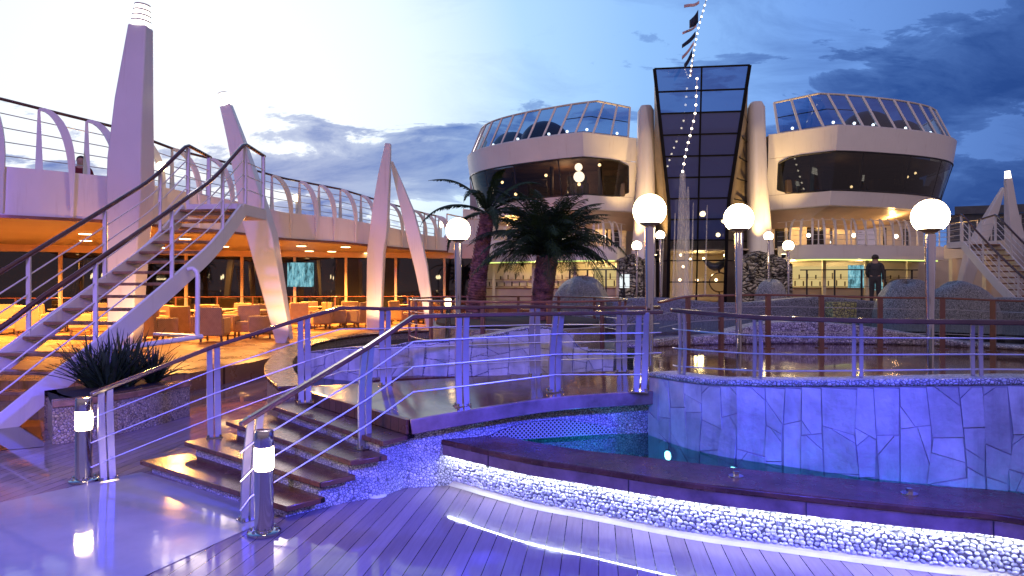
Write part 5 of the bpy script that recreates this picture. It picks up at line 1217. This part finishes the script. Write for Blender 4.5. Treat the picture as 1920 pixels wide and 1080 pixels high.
# layered rock walls either side of the tower foot
def rockwall(u0, u1, Y, zt, label, sd):
    rn = random.Random(sd); c = PZ((u0 + u1) / 2, Y, UZ); m = MB(); NX, NZ = 22, 12; vs = []
    for j in range(NZ + 1):
        for i in range(NX + 1):
            u = lerp(u0, u1, i / NX); z = UZ + (zt * (1 - .25 * abs(i / NX - .4)) - UZ) * j / NZ; p = PZ(u, Y + .3 * (j / NZ) ** 2 + .35 * abs(i / NX - .5) * 2 + rn.uniform(-.1, .1), z + (rn.uniform(-.05, .05) if 0 < j else 0)); vs.append(p)
    fs = [(j * (NX + 1) + i, j * (NX + 1) + i + 1, (j + 1) * (NX + 1) + i + 1, (j + 1) * (NX + 1) + i) for j in range(NZ) for i in range(NX)]
    k = len(vs); vs += [Vector((p.x, p.y + 1.2, p.z)) for p in vs[NZ * (NX + 1):]]
    fs += [(NZ * (NX + 1) + i, NZ * (NX + 1) + i + 1, k + i + 1, k + i) for i in range(NX)]
    m.add(vs, fs); o = m.build('rock_wall', M['rock'], base=c, sharp=20); tag(o, label, 'rock')
rockwall(1392, 1486, 25.2, 3.1, 'dark and pale layered rock right of the glass tower', 3)
rockwall(1160, 1226, 25.2, 3.0, 'dark and pale layered rock left of the glass tower', 4)
sb_ = thing('superstructure', S(0, 8, 1.1), 'plain cream wall of the deck house behind the two lounges', 'deck house')
m = MB(); m.slab([S(-11.5, 7.9, 0), S(11.5, 7.9, 0)], [S(-11.5, 12, 0), S(11.5, 12, 0)], 1.102, 8.2); m.build('wall', M['cream'], sb_)
m = MB(); m.slab([S(11.6, 7.9, 0), S(19, 7.9, 0)], [S(11.6, 12, 0), S(19, 12, 0)], 1.102, 3.3); m.build('side_wing', M['cream'], sb_)
for u in (1436, 1190): light('rock_light', 'POINT', P(u, 485, 23.6), 9, (1, .78, .42), shadow_soft_size=.1)
# fountain jets
fb0 = S(-.75, -3.2, 1.0)
ftn = thing('fountain', fb0, 'tall white water jets rising before the glass tower', 'fountain')
m = MB(); m.lathe([(.75, -.28), (.75, .02), (.62, .03), (.60, -.05), (.2, -.06)], fb0, 30); m.build('basin', M['mosaic_grey'], ftn)
Yf = fb0.y
def jet(u, vt, vb, r0, r1, tip=.02):
    a, b = P(u, vb, Yf), P(u + (2 if r1 > .1 else 4), vt, Yf); m = MB(); N_ = 24; rn = random.Random(int(u)); m.tube([a.lerp(b, i / N_) for i in range(N_ + 1)], [max(tip, lerp(r1, r0, (i / N_) ** .8) * rn.uniform(.95, 1.05)) if i < N_ else tip for i in range(N_ + 1)], 12); m.build('jet', M['jet'], ftn, sharp=80)
jet(1278, 318, 556, .10, .30); jet(1288, 350, 556, .05, .13); jet(1262, 400, 556, .02, .05); jet(1322, 385, 556, .018, .04); jet(1240, 445, 556, .015, .035); jet(1296, 380, 556, .02, .05)
# garlands of bulbs and signal flags
def garland(name, label, pts, n, r, flags=()):
    t = thing(name, pts[0], label, 'light string'); c = smooth(pts, 60); m = MB(); m.tube(c, .012, 6); m.build('cable', M['cream'], t)
    for p in resample(c, n):
        m = MB(); m.sphere(p - Vector((0, 0, r * .6)), r, 8, 6); m.build('bulb', M['bulb'], t)
    return c
gc = garland('light_string_or_reflection', 'dense string of white bulbs rising from the tower top into the sky', [P(1294, 141, 27.2), P(1302, 90, 25.6), P(1312, 42, 24.2), P(1324, 0, 23), P(1333, -40, 22)], 18, .032)
Yg = 26.0  # next bulbs are modelled as the string reflected in the tower glass
garland('light_string_or_reflection', 'loose row of bulbs before the glass tower, modelled reflection of the light string', [P(1307, 146, Yg), P(1304, 205, Yg), P(1297, 240, Yg - .2), P(1287, 280, Yg - .6), P(1280, 320, Yg - 1.0)], 13, .045)
fl = [(1311, 2, 1283, 9, 6, 0), (1309, 22, 1293, 40, 20, 1), (1306, 46, 1280, 60, 5, 0), (1304, 60, 1279, 84, 9, 1), (1301, 78, 1279, 106, 7, 0), (1298, 94, 1283, 121, 12, 1), (1300, 106, 1296, 140, 5, 0)]
labs = ['faded red flag at the very top of the flag line', 'uppermost dark navy flag, broad and triangular', 'thin faded red flag between the two upper navy flags', 'middle dark navy flag, long and drooping', 'faded red flag just under the middle navy flag', 'lowest dark navy flag above the tower', 'narrow red flag touching the tower top']
for (u0, v0, u1, v1, w, dk_), lab in zip(fl, labs):
    Y = lerp(23.2, 26.8, v0 / 140); a = P(u0, v0, Y); b = P(u1, v1, Y + .15); m = MB(); vs = []; N_ = 7; hgt = w / F * Y
    for i in range(N_ + 1):
        t = i / N_; p = a.lerp(b, t) + Vector((0, .05 * math.sin(t * 7), -.05 * math.sin(PI * t))); hh = hgt * (1 - .35 * t) if dk_ else hgt * .8
        vs += [p + Vector((0, 0, hh * .2)), p - Vector((0, 0, hh))]
    m.add(vs, [(2 * i, 2 * i + 2, 2 * i + 3, 2 * i + 1) for i in range(N_)]); o = m.build('signal_flag', M['navy'] if dk_ else M['redpale'], base=a); so = o.modifiers.new('cloth', 'SOLIDIFY'); so.thickness = .008; tag(o, lab, 'flag', 'signal flags on the line above the tower')

# ================================================================== PEOPLE (far away)
def person(base, h, rz, top, legs, label):
    """one continuous body skinned over a standing skeleton, facing -y before turning"""
    J = [((0, 0, .53), .085), ((0, 0, .62), .08), ((0, .005, .74), .095), ((0, .005, .815), .05), ((0, -.005, .865), .040), ((0, -.012, .905), .058), ((0, -.008, .955), .058), ((0, -.005, .985), .03),
         ((-.055, 0, .50), .062), ((-.058, -.01, .285), .042), ((-.06, .01, .05), .028), ((-.064, -.07, .018), .024), ((.055, 0, .50), .062), ((.06, -.005, .285), .042), ((.066, .015, .05), .028), ((.072, -.065, .018), .024),
         ((-.115, .005, .80), .042), ((-.145, .02, .635), .031), ((-.135, -.035, .50), .022), ((-.132, -.05, .455), .02), ((.115, .005, .80), .042), ((.15, .0, .645), .031), ((.11, -.09, .555), .022), ((.095, -.115, .535), .02)]
    E = [(0, 1), (1, 2), (2, 3), (3, 4), (4, 5), (5, 6), (6, 7), (0, 8), (8, 9), (9, 10), (10, 11), (0, 12), (12, 13), (13, 14), (14, 15), (3, 16), (16, 17), (17, 18), (18, 19), (3, 20), (20, 21), (21, 22), (22, 23)]
    root = None
    def skin(name, idx, k, mat, parent):
        mp = {j: i for i, j in enumerate(idx)}; me = bpy.data.meshes.new(name); me.from_pydata([Vector(J[j][0]) * h for j in idx], [(mp[a], mp[b]) for a, b in E if a in mp and b in mp], [])
        o = bpy.data.objects.new(name, me); COL.objects.link(o); o.modifiers.new('skin', 'SKIN'); sl = me.skin_vertices[0].data
        for i, j in enumerate(idx): r = J[j][1] * h * k; sl[i].radius = (r * (1.25 if j in (0, 1, 2) else 1), r * (.8 if j in (0, 1, 2) else 1)); sl[i].use_root = (i == 0)
        ss = o.modifiers.new('smooth', 'SUBSURF'); ss.levels = 1; ss.render_levels = 2; me.materials.append(mat)
        if parent: o.parent = parent
        return o
    body = skin('person', list(range(len(J))), 1.0, M['skin'], None); body.location = base; body.rotation_euler = (0, 0, rz); tag(body, label, 'person')
    skin('jacket', [0, 1, 2, 3, 16, 17, 18, 20, 21, 22], 1.12, top, body); skin('trousers', [0, 1, 8, 9, 10, 12, 13, 14], 1.14, legs, body)
    m = MB(); m.sphere((0, .012 * h, .945 * h), .066 * h, 14, 10, sz=1.0, zmin=-.35); o = m.build('hair', M['hair'], None); o.parent = body
    m = MB(); m.sphere((-.022 * h, -.062 * h, .925 * h), .008 * h, 6, 4); m.sphere((.022 * h, -.062 * h, .925 * h), .008 * h, 6, 4); m.bar((0, -.06 * h, .925 * h), (0, -.078 * h, .905 * h), .012 * h, .012 * h, up=(1, 0, 0)); o = m.build('face', M['skin'], None); o.parent = body
    return body
pb = P(1641, 540, 23.4); person(Vector((pb.x, pb.y, 1.104)), 1.73, R(150), M['blackcloth'], M['blackcloth'], 'dark silhouetted person standing at the bar rail before the turquoise screen')
p0 = P(152, 293, 16.6); person(Vector((p0.x, p0.y, p0.z - 1.62)), 1.62, R(20), M['redcloth'], M['blackcloth'], 'person in a dark red jacket behind the upper left promenade railing')
# small lamps along the promenade
for u, v, Y, lab in ((303, 312, 16.4, 'warm deck lamp behind the promenade rail next to the tallest mast'), (556, 371, 22.3, 'warm deck lamp behind the promenade rail right of the leaning mast'), (827, 421, 29.5, 'warm deck lamp at the far end of the promenade')):
    c = P(u, v, Y); t = thing('deck_lamp', c - Vector((0, 0, .8)), lab, 'lamp', 'deck lamps on the promenade'); m = MB(); m.tube([c - Vector((0, 0, .8)), c - Vector((0, 0, .12))], .035, 8); m.build('post', M['white'], t); m = MB(); m.sphere(c, .12, 12, 8); m.build('globe', M['bulbwarm'], t)
# far end of the promenade joining the lounge block, and the right-hand promenade
lw = smooth([P(838, 470, 28.6), P(870, 470, 30.0), P(930, 470, 31.5), P(1010, 470, 32)], 16)
o = thing('deck_link', drop(lw[0], 3), 'short white deck link between the promenade and the left lounge', 'deck link')
m = MB(); m.slab(lw, offset(lw, .14), 3.2, 3.9); m.build('fascia', M['white'], o)
m = MB(); m.slab(offset(lw, .15), offset(lw, 3), 3.2, 3.3); m.build('soffit', M['soffit'], o)
m = MB(); m.tube([drop(p, 4.8) for p in lw], .03, 8)
for i in range(0, 16, 3): m.bar(drop(lw[i], 3.9), drop(lw[i], 4.8), .05, .04, up=(0, 1, 0))
m.build('rail', M['cream'], o)
sw = MB(); sw.prism([P(868, 500, 30.2), P(905, 500, 31.0), P(905, 500, 34), P(868, 500, 34)], .302, 5.2); ob = sw.build('end_wall', M['white'], base=P(885, 560, 30)); tag(ob, 'white end wall behind the leaning palm trunk', 'wall')
rw = smooth([P(1770, 470, 29.5), P(1840, 470, 27.5), P(1930, 470, 25), P(2060, 470, 22.5), P(2300, 470, 20)], 40)
o = thing('promenade_deck', drop(rw[10], 3), 'white upper deck behind the far right staircase', 'promenade deck')
m = MB(); m.slab(rw, offset(rw, .14), 2.95, 3.55); m.build('fascia', M['white'], o)
m = MB(); m.slab(offset(rw, .15), offset(rw, 6), 2.95, 3.10); m.build('soffit', M['soffit'], o)
m = MB(); m.slab(offset(rw, 4), offset(rw, 4.1), 1.1, 2.94); m.build('back_wall', M['sidewindow'], o)
for i in range(2, 40, 7): m = MB(); m.bar(drop(rw[i], .71), drop(rw[i], 2.95), .22, .22, up=(0, 1, 0)); m.build('column', M['cream'], o)
rr_ = [drop(p, 4.45) for p in rw]; rb2 = [drop(p, 3.56) for p in rw]
railing('promenade_railing', 'pale railing on the upper deck at the far right', rr_, rb2, [(rb2[i], rr_[i], rr_[i + 1] - rr_[i - 1]) for i in range(1, 38, 3)], 'bar', M['railwood'], M['white'], fr=(.2, .4, .6, .8), rr=.022)
for u, Y in ((1850, 28.5), (1950, 26.5)): light('deck_light', 'POINT', P(u, 480, Y), 60, (1, .5, .12), shadow_soft_size=.15)
rf = MB(); rf.prism([P(1775, 400, 44), P(1990, 400, 42), P(1990, 400, 50), P(1775, 400, 50)], 1.1, 6.4); ob = rf.build('deck_house', M['farroof'], base=P(1850, 540, 44)); tag(ob, 'distant grey deck house roof behind the right-hand staircase', 'deck house')
rf = MB(); rf.prism([P(1790, 400, 43.6), P(1985, 400, 41.6), P(1985, 400, 41.9), P(1790, 400, 43.9)], 6.402, 6.9); rf.build('parapet', M['farroof'], ob)
